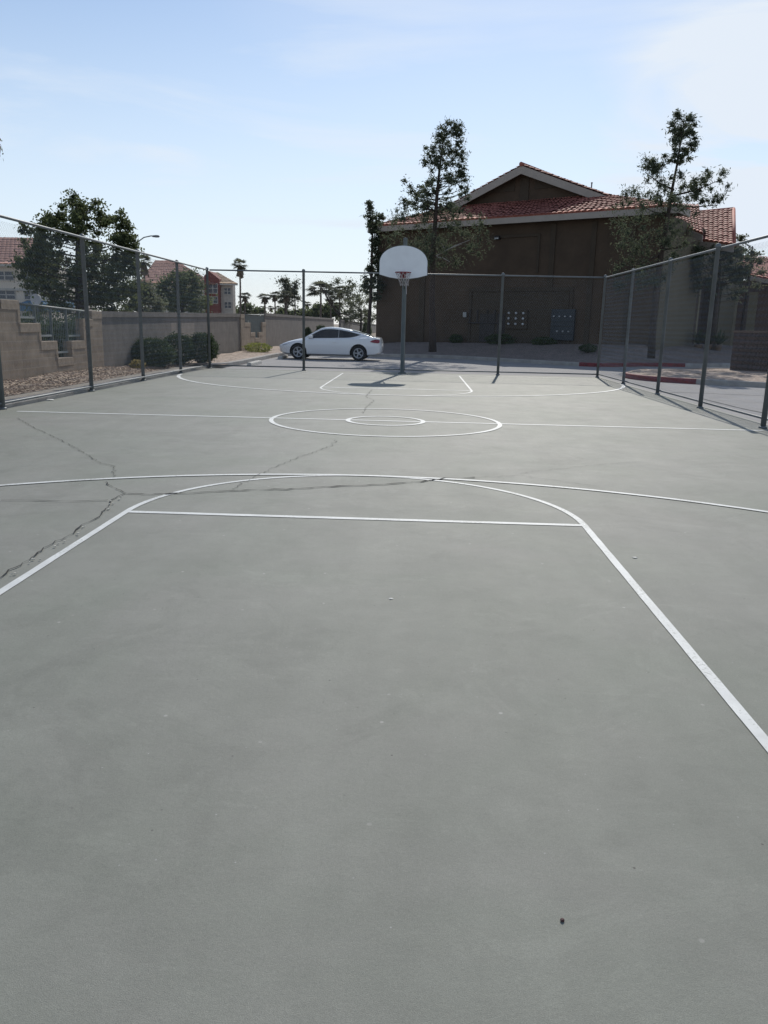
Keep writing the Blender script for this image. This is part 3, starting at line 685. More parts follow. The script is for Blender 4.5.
def clump_patch(parent, base, Y, rows, n, crad, nleaf, lm, name='lower_branches', ln=.15, wd=.036, depth=.8):
    C = []; pys = [r[0] for r in rows]
    while len(C) < n:
        py = random.uniform(pys[0], pys[-1]); l = np.interp(py, pys, [r[1] for r in rows]); r_ = np.interp(py, pys, [r[2] for r in rows])
        px = random.uniform(l, r_); half = (r_-l)/2*Y/FPX; C.append(at(px, py, Y)+np.array([0, random.uniform(-depth, depth)*min(half, 2.0), 0])-base)
    C = np.array(C); Rd = np.full((len(C), 3), crad)*rng.uniform(.6, 1.3, (len(C), 1))
    return quads(name, leaves(C, Rd, nleaf, ln, wd), lm, parent)
clump_patch(pine1, b1, Y1, [(212, 395, 470), (225, 380, 484), (245, 378, 490), (258, 385, 480), (265, 415, 455)], 120, .36, 7600, M_pine)
dl = MB()
for a, c in (((436, 256), (462, 244)), ((437, 257), (450, 262)), ((445, 252), (441, 243)), ((440, 254), (470, 240))):
    dl.tube([tuple(at(*a, Y1-.4)-b1), tuple((at(*a, Y1-.4)+at(*c, Y1-.9))/2-b1+np.array([0, 0, .06])), tuple(at(*c, Y1-1.0)-b1)], [.028, .02, .008], 5)
dl.build('dead_branch', M_deadw, pine1)

Y0 = 46.0; b0 = np.array([at(374, 325, Y0)[0]-.35, Y0, .2])
pine0 = tree('pine_tree', 'thin dark tree hugging the left corner of the brown building', 'tree', b0,
     [(b0[0], b0[1], b0[2], .12)]+tp([(371, 290, .09), (372, 250, .07), (373, 210, .03)], Y0),
     [(199, 368, 372), (207, 367, 374), (214, 368, 383), (226, 369, 383), (236, 372, 380), (262, 373, 380), (270, 366, 382), (280, 363, 384), (292, 366, 382), (300, 373, 380)],
     Y0, 90, .24, 8500, .17, .055, M_pine, 'pines before the brown building', depth=.9, limbs=True, limb_r=.02)

Y2 = 34.6; b2 = np.array([at(652.5, 345, Y2)[0], Y2, .45])
pine2 = tree('pine_tree', 'leaning slender pine with open crown at the right end of the building', 'tree', b2,
     [(b2[0], b2[1], b2[2]-.1, .17)]+tp([(653, 325, .14), (656, 290, .12), (661, 255, .11), (667, 222, .09), (672, 190, .06), (678, 160, .04), (684, 120, .015)], Y2),
     [(112, 678, 690), (122, 672, 695), (135, 672, 696), (148, 667, 694), (160, 663, 690), (165, 668, 682)],
     Y2, 46, .22, 4600, .15, .040, M_pine, 'pines before the brown building', depth=.9, limb_r=.028)
clump_patch(pine2, b2, Y2, [(160, 642, 652), (172, 641, 668), (185, 645, 720), (195, 650, 722), (205, 660, 716)], 50, .24, 4800, M_pine, 'middle_branches')
clump_patch(pine2, b2, Y2, [(172, 704, 724), (182, 690, 724), (190, 686, 716), (200, 704, 724)], 22, .22, 2000, M_pine, 'side_branch')
clump_patch(pine2, b2, Y2, [(190, 618, 640), (200, 612, 688), (215, 615, 690), (235, 612, 686), (255, 610, 680), (275, 606, 672), (288, 612, 650)], 120, .36, 8000, M_pine)
lb = MB()
for a, c in (((674, 190), (645, 172)), ((672, 196), (720, 180)), ((670, 205), (718, 205)), ((668, 215), (640, 205)), ((664, 235), (620, 240)), ((660, 255), (616, 270)), ((662, 250), (700, 240))):
    p, q = at(*a, Y2)-b2, at(*c, Y2+random.uniform(-.8, .8))-b2
    lb.tube([tuple(p), tuple((p+q)/2+np.array([0, 0, -.08])), tuple(q)], [.05, .03, .012], 6)
lb.build('boughs', M_bark, pine2, True)

# broad tree behind the near wall
YL = 33.0; bL = np.array([at(80, 300, YL)[0], YL, -.1])
tl = tree('leafy_tree', 'large dense dark green tree rising behind the stepped wall on the left', 'tree', bL,
     [(bL[0], bL[1], -.1, .24)]+tp([(80, 300, .2), (79, 270, .15), (78, 235, .09), (76, 200, .03)], YL),
     [(196, 68, 86), (204, 58, 100), (214, 50, 108), (224, 44, 118), (236, 42, 126), (250, 34, 134), (264, 24, 138), (280, 26, 138), (296, 34, 138), (312, 40, 136)],
     YL, 220, .36, 42000, .12, .078, M_broad, None, depth=.9, limb_r=.03)
clump_patch(tl, bL, YL, [(226, 18, 30), (236, 16, 50), (250, 14, 50), (262, 18, 46), (275, 26, 46)], 24, .24, 2300, M_broad, 'crown_edge', ln=.12, wd=.07)
clump_patch(tl, bL, YL, [(212, 108, 122), (222, 112, 132), (240, 115, 136), (252, 118, 138)], 16, .24, 1700, M_broad, 'crown_edge', ln=.12, wd=.07)

YH = 62.0
def simple_tree(name, label, Y, rows, cat='tree', nclump=70, crad=.6, nleaf=8000, ln=.2, wd=.12, lm=None, group='trees beyond the left wall', zb=-.1, trunk=None, **kw):
    cx = sum((r[1]+r[2])/2 for r in rows)/len(rows); b = np.array([at(cx, rows[-1][0], Y)[0], Y, zb]); top = at(cx, rows[0][0], Y)[2]
    T = trunk or [(b[0], b[1], zb, .16), (b[0]+.05, b[1], zb+(top-zb)*.5, .11), (b[0], b[1], zb+(top-zb)*.92, .03)]
    return tree(name, label, cat, b, T, rows, Y, nclump, crad, nleaf, ln, wd, lm or M_green, group, limb_r=.02, **kw)
simple_tree('leafy_tree', 'round mid green tree in front of the red tile roofed hotel', 66, [(272, 172, 190), (280, 164, 200), (290, 158, 205), (302, 157, 206), (314, 160, 205)], nclump=90, crad=.7, nleaf=11000, lm=M_green)
simple_tree('leafy_tree', 'yellow green bushy tree between the dark tree and the hotel', 60, [(284, 128, 146), (292, 126, 156), (304, 126, 160), (316, 128, 160)], nclump=50, crad=.6, nleaf=6000, lm=M_olive)
simple_tree('leafy_tree', 'pale olive tree with bare leaning limbs just left of the building', 105, [(280, 336, 352), (288, 326, 368), (300, 338, 374), (312, 345, 376), (322, 346, 376)], nclump=60, crad=.8, nleaf=4200, ln=.28, wd=.12, lm=M_olive,
     trunk=tp([(342, 322, .2), (338, 313, .17), (330, 303, .13), (324, 292, .08), (318, 284, .04)], 105))
simple_tree('leafy_tree', 'low pale bush rising over the far wall beside the building corner', 98, [(298, 352, 372), (308, 344, 377), (322, 342, 377)], nclump=30, crad=.7, nleaf=3000, ln=.25, wd=.12, lm=M_olive)
for lab, rows in (('low dark tree line clump beyond the wall, below the tallest palm', [(305, 234, 250), (309, 226, 262), (318, 226, 264)]),
                  ('low dark tree line clump beyond the wall, behind the palm grove', [(310, 282, 300), (313, 276, 318), (320, 276, 318)]),
                  ('low dark tree line clump beyond the wall, left of the pale olive tree', [(304, 318, 334), (310, 310, 340), (320, 310, 342)])):
    simple_tree('distant_tree', lab, 140, rows, nclump=40, crad=1.0, nleaf=3500, ln=.5, wd=.3, lm=M_green, group='low dark trees beyond the wall')
simple_tree('tall_tree', 'tall wispy tree, leftmost and largest of the grove behind the car', 120, [(278, 280, 288), (284, 279, 292), (292, 278, 292), (300, 279, 290), (308, 282, 288)], nclump=34, crad=.7, nleaf=1900, ln=.4, wd=.13, lm=M_palm, depth=.7)
simple_tree('tall_tree', 'tall wispy tree, narrower one beside the fence post above the car', 122, [(282, 294, 298), (288, 290, 300), (298, 289, 299), (306, 291, 297)], nclump=24, crad=.7, nleaf=1400, ln=.4, wd=.13, lm=M_palm, depth=.7)
# hedge glimpsed through the railing
hb = np.array([-10.2, 20.5, 0]); C = np.stack([rng.uniform(-.5, .5, 110), rng.uniform(-5.5, 5.5, 110), rng.uniform(.2, 1.35, 110)], 1)
hg = quads('hedge', leaves(C, np.full((110, 3), .45), 26000, .10, .07), M_shrub); hg.location = tuple(hb)
tag(hg, 'dark hedge seen through the iron railing of the near wall', 'hedge')
# crown of a tree just past the left edge of the photo
simple_tree('leafy_tree', 'light leaved tree at the left edge, only its leaf tips in view', 22, [(112, -60, -20), (122, -75, 0), (135, -80, -9), (150, -80, 2), (160, -75, -12), (190, -60, -20)], nclump=50, crad=.25, nleaf=4000, ln=.12, wd=.06, lm=M_olive, depth=.8, group=None)
# small tree and bush at the right edge
simple_tree('leafy_tree', 'small open olive grey tree at the right edge before the tile roofed wing', 45, [(236, 734, 742), (246, 735, 748), (256, 738, 760), (268, 736, 764), (282, 738, 764), (292, 742, 760)], nclump=34, crad=.3, nleaf=2600, ln=.15, wd=.06, lm=M_olive, group=None, zb=.2, depth=.9)
simple_tree('leafy_tree', 'dark spreading tree shading the entrance of the beige wing', 41.5, [(250, 690, 740), (262, 682, 748), (275, 684, 748), (288, 694, 744), (298, 700, 735)], nclump=60, crad=.4, nleaf=6500, ln=.15, wd=.07, lm=M_pine, group=None, zb=.2, depth=.6)

# palms
def make_palm(h, crown, skirt):
    e = empty('palm_tree', (0, 0, 0)); MB().tube([(0, 0, -.2), (.05, 0, h*.3), (.12, 0, h*.7), (.1, 0, h)], [.2, .14, .12, .11], 8).build('trunk', M_palmt, e, True)
    F_ = []
    for k in range(38):
        az = k*2.399; el = random.uniform(-.7, 1.35); d = np.array([math.cos(az)*math.cos(el), math.sin(az)*math.cos(el), math.sin(el)])
        L_ = crown*random.uniform(.75, 1.1); b = np.array([.1, 0, h]); p1 = b+d*L_*.45; side = np.cross(d, [0, 0, 1]); side /= np.linalg.norm(side)+1e-6; up = np.cross(side, d)
        F_.append([b, b+side*.02, p1+side*.02, p1])
        for j in range(-4, 5):
            a = j*.27; dd = d*math.cos(a)+side*math.sin(a); dd[2] -= .12+.1*abs(j)*.5; tip = p1+dd*L_*.6; w = up*.0+side*math.cos(a)*.05*crown-d*math.sin(a)*.05*crown
            mid = p1+dd*L_*.33; F_.append([p1, mid+w, tip-np.array([0, 0, .12*crown]), mid-w])
    quads('fronds', np.array(F_), M_palm, e)
    if skirt:
        G = []
        for k in range(40):
            az = random.uniform(0, 6.28); z0 = h-random.uniform(.1, 1.0); r0 = .2; d = np.array([math.cos(az), math.sin(az), 0]); sd = np.array([-d[1], d[0], 0])*.14
            p = np.array([.1, 0, z0])+d*r0; q = p+d*random.uniform(.15, .4)+np.array([0, 0, -random.uniform(.5, 1.1)]); G.append([p-sd, p+sd, q+sd, q-sd])
        quads('dead_fronds', np.array(G), mat('dead_frond', (.16, .12, .08), .95), e)
    return e
protoA = make_palm(10.0, 1.25, True); protoB = make_palm(10.0, 2.2, False)
palms = [(239, 259, 110, 'A', 1.0, 'tallest lone fan palm, just right of the pale hotel end'), (245, 290, 118, 'A', .95, 'short fan palm close beside the tallest palm trunk'),
         (264, 291, 120, 'A', 1.05, 'bushy headed fan palm, left one of the pair above the stepped notch'), (275, 289, 125, 'A', .9, 'slender fan palm, right one of the pair above the stepped notch'),
         (263, 302, 170, 'A', .85, 'tiny far palm, leftmost of the three low ones over the wall'), (271, 302, 172, 'A', .8, 'tiny far palm, middle of the three low ones over the wall'), (279, 302, 175, 'A', .85, 'tiny far palm, rightmost of the three low ones over the wall'),
         (307, 298, 150, 'A', .8, 'small palm just right of the fence post above the car'), (287, 289, 116, 'A', .95, 'fan palm inside the wispy grove above the car bonnet'),
         (320, 283, 112, 'B', 1.1, 'broad crowned feathery palm above the car windscreen'), (331, 293, 130, 'A', .95, 'fan palm between the broad palm and the bare leaning limbs'),
         (340, 284, 125, 'A', 1.05, 'fan palm behind the bare limbed tree'), (143, 256, 70, 'A', .75, 'palm head poking up beside the street lamp')]
used = set()
for px, py, D, k, s, lab in palms:
    pr = protoA if k == 'A' else protoB
    if k in used: o = copy_tree(pr)
    else: o = pr; used.add(k)
    P = at(px, py+6, D); o.location = (P[0], D, P[2]-10.0*(s if D < 100 else s)); 
    sc = s; o.scale = (sc*1.0, sc*1.0, (P[2]+.3)/10.0); o.location[2] = -.3; o.rotation_euler = (0, 0, random.uniform(0, 6))
    tag(o, lab, 'palm tree', 'palms on the skyline')

# shrubs
def shrub(label, c, r, h, mt=M_shrub, n=5200, group=None, ln=.07, wd=.035, name='shrub'):
    d = rng.normal(size=(n, 3)); d /= np.linalg.norm(d, axis=1)[:, None]
    lump = 1+.07*np.sin(d[:, 0]*7+c[0]*3)*np.sin(d[:, 1]*6+c[1])+.04*np.sin(d[:, 2]*9)
    P = d*(np.where(rng.random(n) < .1, rng.uniform(1.0, 1.16, n), rng.random(n)**.12)*lump)[:, None]*np.array([r, r, h/2])+np.array([0, 0, h/2]); P[:, 2] = np.abs(P[:, 2])
    ax = rng.normal(size=(n, 3))+d*1.0; ax /= np.linalg.norm(ax, axis=1)[:, None]; q = rng.normal(size=(n, 3)); b = np.cross(ax, q); b /= np.linalg.norm(b, axis=1)[:, None]
    l = ln*rng.uniform(.6, 1.6, n)[:, None]; w = wd*rng.uniform(.6, 1.4, n)[:, None]
    e = empty(name, c, 0, label, 'shrub', group); quads('foliage', np.stack([P-ax*l/2, P+b*w/2, P+ax*l/2, P-b*w/2], 1), mt, e)
    MB().tube([(0, 0, -.1), (.02, 0, h*.3), (.03, .02, h*.6)], [.05, .04, .015], 6).build('stem', M_bark, e); return e
G2 = 'dark round shrubs by the fence corner'
g = atz(152, 367.5, .06); shrub('large rounded dark shrub nearest the camera beside the left fence', (g[0], g[1], .05), .66, .88, n=7500, group=G2)
shrub('rounded dark shrub in the middle, behind the largest one', (-7.5, 26.2, .08), .55, .98, group=G2)
shrub('rounded dark shrub touching the far corner post of the left fence', (-6.85, 26.95, .1), .50, .98, group=G2)
shrub('small dry yellow plant left of the round dark shrubs', (-7.75, 23.0, .1), .22, .24, M_dry, 500)
g = atz(258, 352, .1); shrub('low bright green weed patch under the far stepped notch', (g[0], g[1], .08), .65, .45, M_grass, 1800)
g = atz(262, 350, .08); shrub('tan dry tuft beside the green weed patch', (g[0]+1.2, g[1]+1, .08), .35, .25, M_dry, 500)
g = atz(756, 430, 0); shrub('tuft of green weeds at the foot of the right fence', (XR+.2, g[1]+.1, 0), .12, .12, M_grass, 260, ln=.06, wd=.02)
for lab, px, Y, hpx, wpx in (('boxy trimmed shrub above the car bonnet, left of two', 308, 56, 328, 8), ('boxy trimmed shrub above the car windscreen, right of two', 321, 58, 326, 12), ('bright green trimmed shrub beside the building corner', 367, 62, 321, 9)):
    P = at(px, hpx, Y); shrub(lab, (P[0], Y, 0), wpx*Y/FPX/2, P[2], M_green if px > 350 else M_shrub, 2600, 'trimmed shrubs behind the car', ln=.1, wd=.06)
for lab, px, a, h, r in (('small dark bush at the wall foot, left of the meters', 456, None, .45, .35), ('dark bush under the meter bank of nine dials', 500, None, .55, .75), ('dark bush under the blue-grey meter cabinet', 544, None, .45, .6)):
    P = onplane(px, 340, (*bl(0, .2), 0), (*V2, 0)); shrub(lab, (P[0], P[1], .62), r, h, M_shrub, 1500, 'bushes along the building foot', ln=.09, wd=.05)
P = atz(588, 351, .55); shrub('low bush alone on the planting bed near the right corner of the facade', (P[0], P[1], .5), .4, .35, M_shrub, 900)

# ------------------------------------------------------------------ the brown building
B = empty('apartment_building', (A[0], A[1], 0), -TH, 'two storey brown stucco building with red tile roof and broad front gable', 'building')
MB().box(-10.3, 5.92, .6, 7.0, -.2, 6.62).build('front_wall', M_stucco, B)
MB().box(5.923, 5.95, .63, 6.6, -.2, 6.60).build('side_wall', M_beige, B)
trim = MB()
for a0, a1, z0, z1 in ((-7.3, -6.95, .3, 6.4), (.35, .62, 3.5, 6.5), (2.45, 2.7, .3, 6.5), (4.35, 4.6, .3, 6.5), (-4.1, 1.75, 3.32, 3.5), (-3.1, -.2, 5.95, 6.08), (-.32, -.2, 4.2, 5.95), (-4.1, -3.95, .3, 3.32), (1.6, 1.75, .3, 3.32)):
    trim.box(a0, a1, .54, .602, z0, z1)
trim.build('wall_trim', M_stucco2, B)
rec = MB().box(-3.9, 1.55, .575, .603, .4, 3.3); rec.build('utility_panel', M_stucco2, B)
for a0, a1 in ((-3.4, -2.5), (-2.35, -1.9)): MB().box(a0, a1, .545, .578, .75, 2.2, .01).build('utility_door', M_dark, B)
wl = MB().box(-2.72, -2.42, .42, .6, 5.88, 6.05, .02); wl = wl.build('wall_lamp', M_black, B); MB().box(-2.68, -2.46, .40, .44, 5.90, 5.97).build('lamp_lens', M_lampg, wl)
MB().box(-4.42, -4.22, .5, .6, 2.0, 2.26, .01).build('junction_box', M_lampg, B)
cb = MB()
for a in (-4.0, -3.55, -2.95, -2.5): cb.tube([(a, .55, 1.7), (a, .55, 2.4)], .05, 6)
cb.tube([(-4.1, .55, 1.72), (-2.0, .55, 1.72)], .04, 6); cb.build('conduit', M_dark, B)
c1 = MB().box(-1.85, -.6, .47, .6, 1.45, 2.4, .01).build('meter_cabinet', M_stucco2, B)
for i in range(3):
    for j in range(3): MB().lathe([(.062, 0), (.062, -.06), (.045, -.085), (0, -.09)], 12, 'y', (-1.63+i*.41, .47, 1.7+j*.27)).build('meter_dial', M_meter, c1, True)
c2 = MB().box(.72, 1.95, .45, .6, .95, 2.45, .012).build('meter_cabinet', M_meterbox, B); c2['label'] = 'blue-grey meter cabinet with two rows of dials'
for i in range(4): MB().lathe([(.045, 0), (.045, -.05), (0, -.07)], 10, 'y', (.88+i*.29, .45, 2.1)).build('meter_dial', M_meter, c2, True)
for i in range(3): MB().lathe([(.045, 0), (.045, -.05), (0, -.07)], 10, 'y', (1.1+i*.3, .45, 1.38)).build('meter_dial', M_lampg, c2, True)
ln_ = MB()
for z in (1.22, 1.62, 1.85): ln_.box(.74, 1.93, .44, .452, z, z+.02)
ln_.build('cabinet_seam', M_black, c2)

def tile_sheet(ea, eb, ta, tb, name='tile_roof', tw=.30, tl=.36, mt=None, parent=None, amp=.05):
    """barrel tiles: columns run from eave (ea-eb) to top (ta-tb), stepped row by row"""
    ea, eb, ta, tb = [np.array(q, float) for q in (ea, eb, ta, tb)]
    nrm = np.cross(eb-ea, (ta+tb)/2-(ea+eb)/2); nrm /= np.linalg.norm(nrm); 
    if nrm[2] < 0: nrm = -nrm
    W_ = max(np.linalg.norm(eb-ea), np.linalg.norm(tb-ta)); H_ = np.linalg.norm((ta+tb)/2-(ea+eb)/2)
    nc = max(2, int(W_/tw)); nr = max(1, round(H_/tl)); sub = 8; cols = nc*sub; vs = []; fs = []
    for r in range(nr):
        jit = [random.uniform(-.012, .012) for _ in range(nc+1)]
        for e in (0, 1):
            w = (r+e*1.04)/nr
            for c in range(cols+1):
                u = c/cols; ph = (c % sub)/sub; hgt = amp*abs(math.sin(math.pi*ph))**.7 if ph < .999 else 0
                p = (ea*(1-u)+eb*u)*(1-w)+(ta*(1-u)+tb*u)*w
                p = p+nrm*(hgt+(.045 if e == 0 else .005)+jit[c//sub])
                vs.append(p)
    for r in range(nr):
        b = r*2*(cols+1)
        for c in range(cols): fs.append((b+c, b+c+1, b+cols+1+c+1, b+cols+1+c))
    # thickness under the bottom edge of the first row, and a deck below
    b = len(vs)
    for c in range(cols+1): u = c/cols; vs.append(ea*(1-u)+eb*u-nrm*.03)
    for c in range(cols): fs.append((c, c+1, b+c+1, b+c))
    b = len(vs); vs += [ea-nrm*.03, eb-nrm*.03, tb-nrm*.03, ta-nrm*.03]; fs.append((b, b+1, b+2, b+3))
    me = bpy.data.meshes.new(name); me.from_pydata([tuple(v) for v in vs], [], fs); 
    o = link(name, me, mt or M_tile, parent, True); return o
EZ = 6.86
RX, RZ0, HB = -2.45, 9.74, 3.0
sR = 2.0; sL = -6.9; zH = 8.03
tile_sheet((-10.55, 0, EZ), (6.6, 0, EZ), (sL, HB, zH), (sR, HB, zH), parent=B)                                  # front skirt
tile_sheet((6.6, 0, EZ), (6.6, 1.6, EZ), (sR, HB, zH), (sR, 6.0, zH), parent=B)                               # right lower
tile_sheet((-10.55, 8.4, EZ), (-10.55, 0, EZ), (sL, 8.4, zH), (sL, HB, zH), parent=B)
tile_sheet((sR+.35, 2.45, zH-.13), (sR+.35, 8.4, zH-.13), (RX, 2.45, RZ0), (RX, 8.4, RZ0), parent=B)                          # upper right
tile_sheet((sL-.35, 8.4, zH-.13), (sL-.35, 2.45, zH-.13), (RX, 8.4, RZ0), (RX, 2.45, RZ0), parent=B)
MB().tube([(RX, 2.4, RZ0+.04), (RX, 8.4, RZ0+.04)], .11, 8).build('ridge_tile', M_tile, B, True)
MB().prism([(sL+.1, HB, zH-.25), (sR-.1, HB, zH-.25), (sR-.1, HB, zH-.05), (RX, HB, RZ0-.15), (sL+.1, HB, zH-.05)], (0, .25, 0)).build('gable_wall', M_stucco, B)
gt = MB(); gt.box(RX-.25, RX+.25, HB-.05, HB+.01, zH-.1, RZ0-.55)
for s in (-1, 1): gt.prism([(RX+s*.6, HB-.03, zH+.55), (RX+s*2.6, HB-.03, zH+.55), (RX+s*2.2, HB-.03, zH+.75), (RX+s*.6, HB-.03, zH+1.25)], (0, .05, 0))
gt.build('gable_panel', M_stucco2, B)
fa = MB()
for s, e in ((1, sR+.4), (-1, sL-.4)):
    zE = zH-.15
    fa.prism([(RX, 2.46, RZ0-.03), (e, 2.46, zE-.03), (e, 2.46, zE-.40), (RX, 2.46, RZ0-.43)], (0, .05, 0))
    fa.prism([(RX, 2.52, RZ0-.10), (e, 2.52, zE-.10), (e, 2.52, zE-.16), (RX, 2.52, RZ0-.16)], (0, .5, 0))
fa.build('rake_board', M_fascia, B)
ff = MB().box(-10.55, 6.65, 0, .06, EZ-.30, EZ-.02); ff.box(6.59, 6.65, .062, 1.6, EZ-.30, EZ-.02); ff.box(-10.55, -10.49, .062, 8.4, EZ-.30, EZ-.02); ff.build('fascia', M_fascia, B)
MB().box(-10.48, 6.58, .062, 1.6, EZ-.24, EZ-.17).build('soffit', M_stucco2, B)
MB().lathe([(.035, 0), (.035, .45), (.05, .45), (.05, .5), (0, .51)], 8, c=(1.0, 3.6, zH+.25)).build('vent_pipe', M_galv, B)
# right wing, stepped back
Wv = np.array([*V2, 0]); zup = np.array([0, 0, 1.0])
def roofpt(px, py, b0, slope=.42):
    n = -slope*Wv+zup; P = np.array([*bl(0, b0), EZ]); q = onplane(px, py, P, n); d = q[:2]-A; return (d @ U2, d @ V2, q[2])
r1 = [roofpt(664, 219, 5.0), roofpt(703, 234, 5.0), roofpt(656, 203, 5.0), roofpt(699, 205, 5.0)]
r2 = [roofpt(690, 238.5, 8.0), roofpt(734, 245, 8.0), roofpt(690, 213, 8.0), roofpt(733.5, 209, 8.0)]
print('ROOF', [np.round(q, 2) for q in r1+r2])
tile_sheet(*r1, parent=B); tile_sheet(*r2, parent=B)
for q0, q1 in ((r1[0], r1[1]), (r2[0], r2[1])):
    MB().prism([(q0[0], q0[1]-.03, q0[2]-.06), (q1[0], q1[1]-.03, q1[2]-.06), (q1[0], q1[1]-.03, q1[2]-.34), (q0[0], q0[1]-.03, q0[2]-.34)], (0, .06, 0)).build('fascia', M_fascia, B)
MB().tube([r2[2], r2[3]], .10, 8).build('ridge_tile', M_tile, B, True)
MB().tube([r2[1], r2[3]], .10, 8).build('ridge_tile', M_tile, B, True)
MB().box(3.2, 5.0, 7.002, 11.4, -.1, 6.4).box(3.2, 5.8, 11.402, 11.59, -.1, 6.4).build('entrance_wall', mat('entrance_brown', (.06, .042, .036), .9), B)
MB().box(5.0, 5.96, 7.003, 7.3, -.1, 6.55).build('pilaster', M_beige2, B)
MB().box(3.4, 5.92, 11.6, 15.4, -.1, 6.5).build('wing_wall', M_beige, B)
MB().box(5.923, 5.97, 14.8, 15.45, -.1, 4.6).build('pilaster', M_beige2, B)
MB().box(5.003, 5.93, 7.303, 11.39, 4.3, 6.5).build('entrance_lintel', M_beige, B)
MB().box(5.003, 5.06, 9.0, 10.0, .6, 2.9).build('door', mat('brown_door', (.10, .05, .04), .6), B)

# low tile roofed wing at the right edge
q = at(752, 290, 50)
B2 = empty('apartment_building', (q[0], 50, 0), -TH, 'low brown wing at the right edge with a sloping tile eave above the block enclosure', 'building')
MB().box(-2.0, 7, 0, 7, -.1, 4.6).build('wall', mat('red_brown_stucco', (.13, .085, .07), .9, var=.1), B2)
tile_sheet((-2.4, -.7, 5.3), (7.5, -.7, 3.3), (-2.4, 3.2, 6.4), (7.5, 3.2, 5.4), parent=B2, name='roof')
MB().prism([(-2.4, -.72, 5.05), (7.5, -.72, 3.05), (7.5, -.72, 3.27), (-2.4, -.72, 5.27)], (0, .06, 0)).build('fascia', M_fascia, B2)
for a in (-.1, 2.0): MB().box(a, a+.5, -.25, -.01, -.1, 3.9).build('pillar', M_beige2, B2)

# block enclosure
q = (11.54, 28.4); en = empty('block_enclosure', (q[0], q[1], 0), -TH, 'dark brown block enclosure wall on the gravel island at the right edge', 'wall')
MB().box(0, 6, 0, .22, -.05, 1.50).box(0, .22, .222, 3.0, -.05, 1.499).build('wall_body', M_brickx, en)
MB().box(-.03, 6.03, -.03, .25, 1.503, 1.58, .01).box(-.03, .25, .255, 3.03, 1.503, 1.579, .01).build('wall_cap', mat('enclosure_cap', (.12, .085, .07), .9), en)

# plants by the entrance
for lab, px, py in (('spiky potted plant at the foot of the beige corner pilaster', 699, 338), ('spiky plant by the dark entrance of the beige wing', 709, 340), ('spiky plant right of the fence post before the entrance', 719, 338)):
    P = at(px, py, 41.5); e = empty('potted_plant', (P[0], 41.5, .55), 0, lab, 'plant', 'plants by the entrance')
    MB().lathe([(.14, 0), (.2, .32), (.22, .34), (.18, .34), (.17, .3), (0, .3)], 14).build('pot', mat('pot_clay', (.2, .14, .1), .8), e, True)
    Q = []
    for k in range(70):
        az = random.uniform(0, 6.28); el = random.uniform(.4, 1.5); d = np.array([math.cos(az)*math.cos(el), math.sin(az)*math.cos(el), math.sin(el)]); sd = np.array([-math.sin(az), math.cos(az), 0])*.03; b = np.array([0, 0, .3]); L_ = random.uniform(.5, 1.1); Q.append([b-sd*.4, b+d*L_*.6-sd, b+d*L_-np.array([0, 0, .1]), b+d*L_*.6+sd])
    quads('foliage', np.array(Q), M_shrub, e)

# ------------------------------------------------------------------ hotels, lamp, sign far left
def win(parent, x0, x1, z0, z1, y=0.0, cols=2):
    f = MB(); f.box(x0-.07, x1+.07, y-.10, y-.005, z0-.1, z0); f.box(x0-.07, x1+.07, y-.08, y-.005, z1, z1+.07); f.box(x0-.07, x0, y-.08, y-.005, z0, z1); f.box(x1, x1+.07, y-.08, y-.005, z0, z1)
    for k in range(1, cols): xm = x0+(x1-x0)*k/cols; f.box(xm-.05, xm+.05, y-.07, y-.005, z0, z1)
    f.box(x0, x1, y-.06, y-.005, (z0+z1)/2-.04, (z0+z1)/2+.04)
    o = f.build('window', M_hwhite, parent); MB().box(x0, x1, y-.04, y-.004, z0, z1).build('pane', M_hwin, o)
YA = 80.0; p0 = at(0, 262, YA); pr = at(46, 262, YA)
H1 = empty('hotel_building', (pr[0], YA, 0), 0, 'pale hotel block with pink tile roof at the far left edge', 'building', 'hotel buildings behind the wall')
zw = at(20, 264.5, YA)[2]
MB().box(-16, 0, 0, 12, -.2, zw).build('wall', M_hbeige, H1)
tile_sheet((-16.6, -.6, zw), (-.4+.9, -.6, zw), (-16.6, 5.0, zw+3.0), (-2.6, 5.0, zw+3.0), parent=H1, name='roof', tw=.5, tl=.6, mt=M_tile2, amp=.03)
MB().box(-16.6, .5, -.62, -.56, zw-.25, zw-.03).build('fascia', M_hwhite, H1)
for x0, x1 in ((-5.2, -3.4), (-2.4, -1.1), (-9, -7)):
    zt_ = at(20, 272, YA)[2]; zb_ = at(20, 280, YA)[2]; win(H1, x0, x1, zb_, zt_); zt_ = at(20, 291, YA)[2]; zb_ = at(20, 299, YA)[2]; win(H1, x0, x1, zb_, zt_)
MB().box(-16, .02, -.12, -.004, at(20, 289.5, YA)[2]-.12, at(20, 289.5, YA)[2]+.1).build('wall_band', M_hwhite, H1)
MB().prism([(-2.2, -.01, 2.4), (2.6, -.01, 2.4), (2.6, -1.6, 2.1), (-2.2, -1.6, 2.1)], (0, 0, .75)).build('awning', M_blue, H1)
YB = 118.0; a0 = at(146, 280, YB); a1 = at(205, 280, YB); a2 = at(220, 280, YB); a3 = at(232, 280, YB)
H2 = empty('hotel_building', (a0[0], YB, 0), 0, 'long hotel with orange tile roof, red gabled bay and pale end with windows', 'building', 'hotel buildings behind the wall')
zr = at(180, 262, YB+8)[2]; ze = at(150, 283, YB)[2]
x1, x2, x3 = a1[0]-a0[0], a2[0]-a0[0], a3[0]-a0[0]
MB().box(0, x1, 0, 14, -.2, ze).build('wall', M_hbeige, H2)
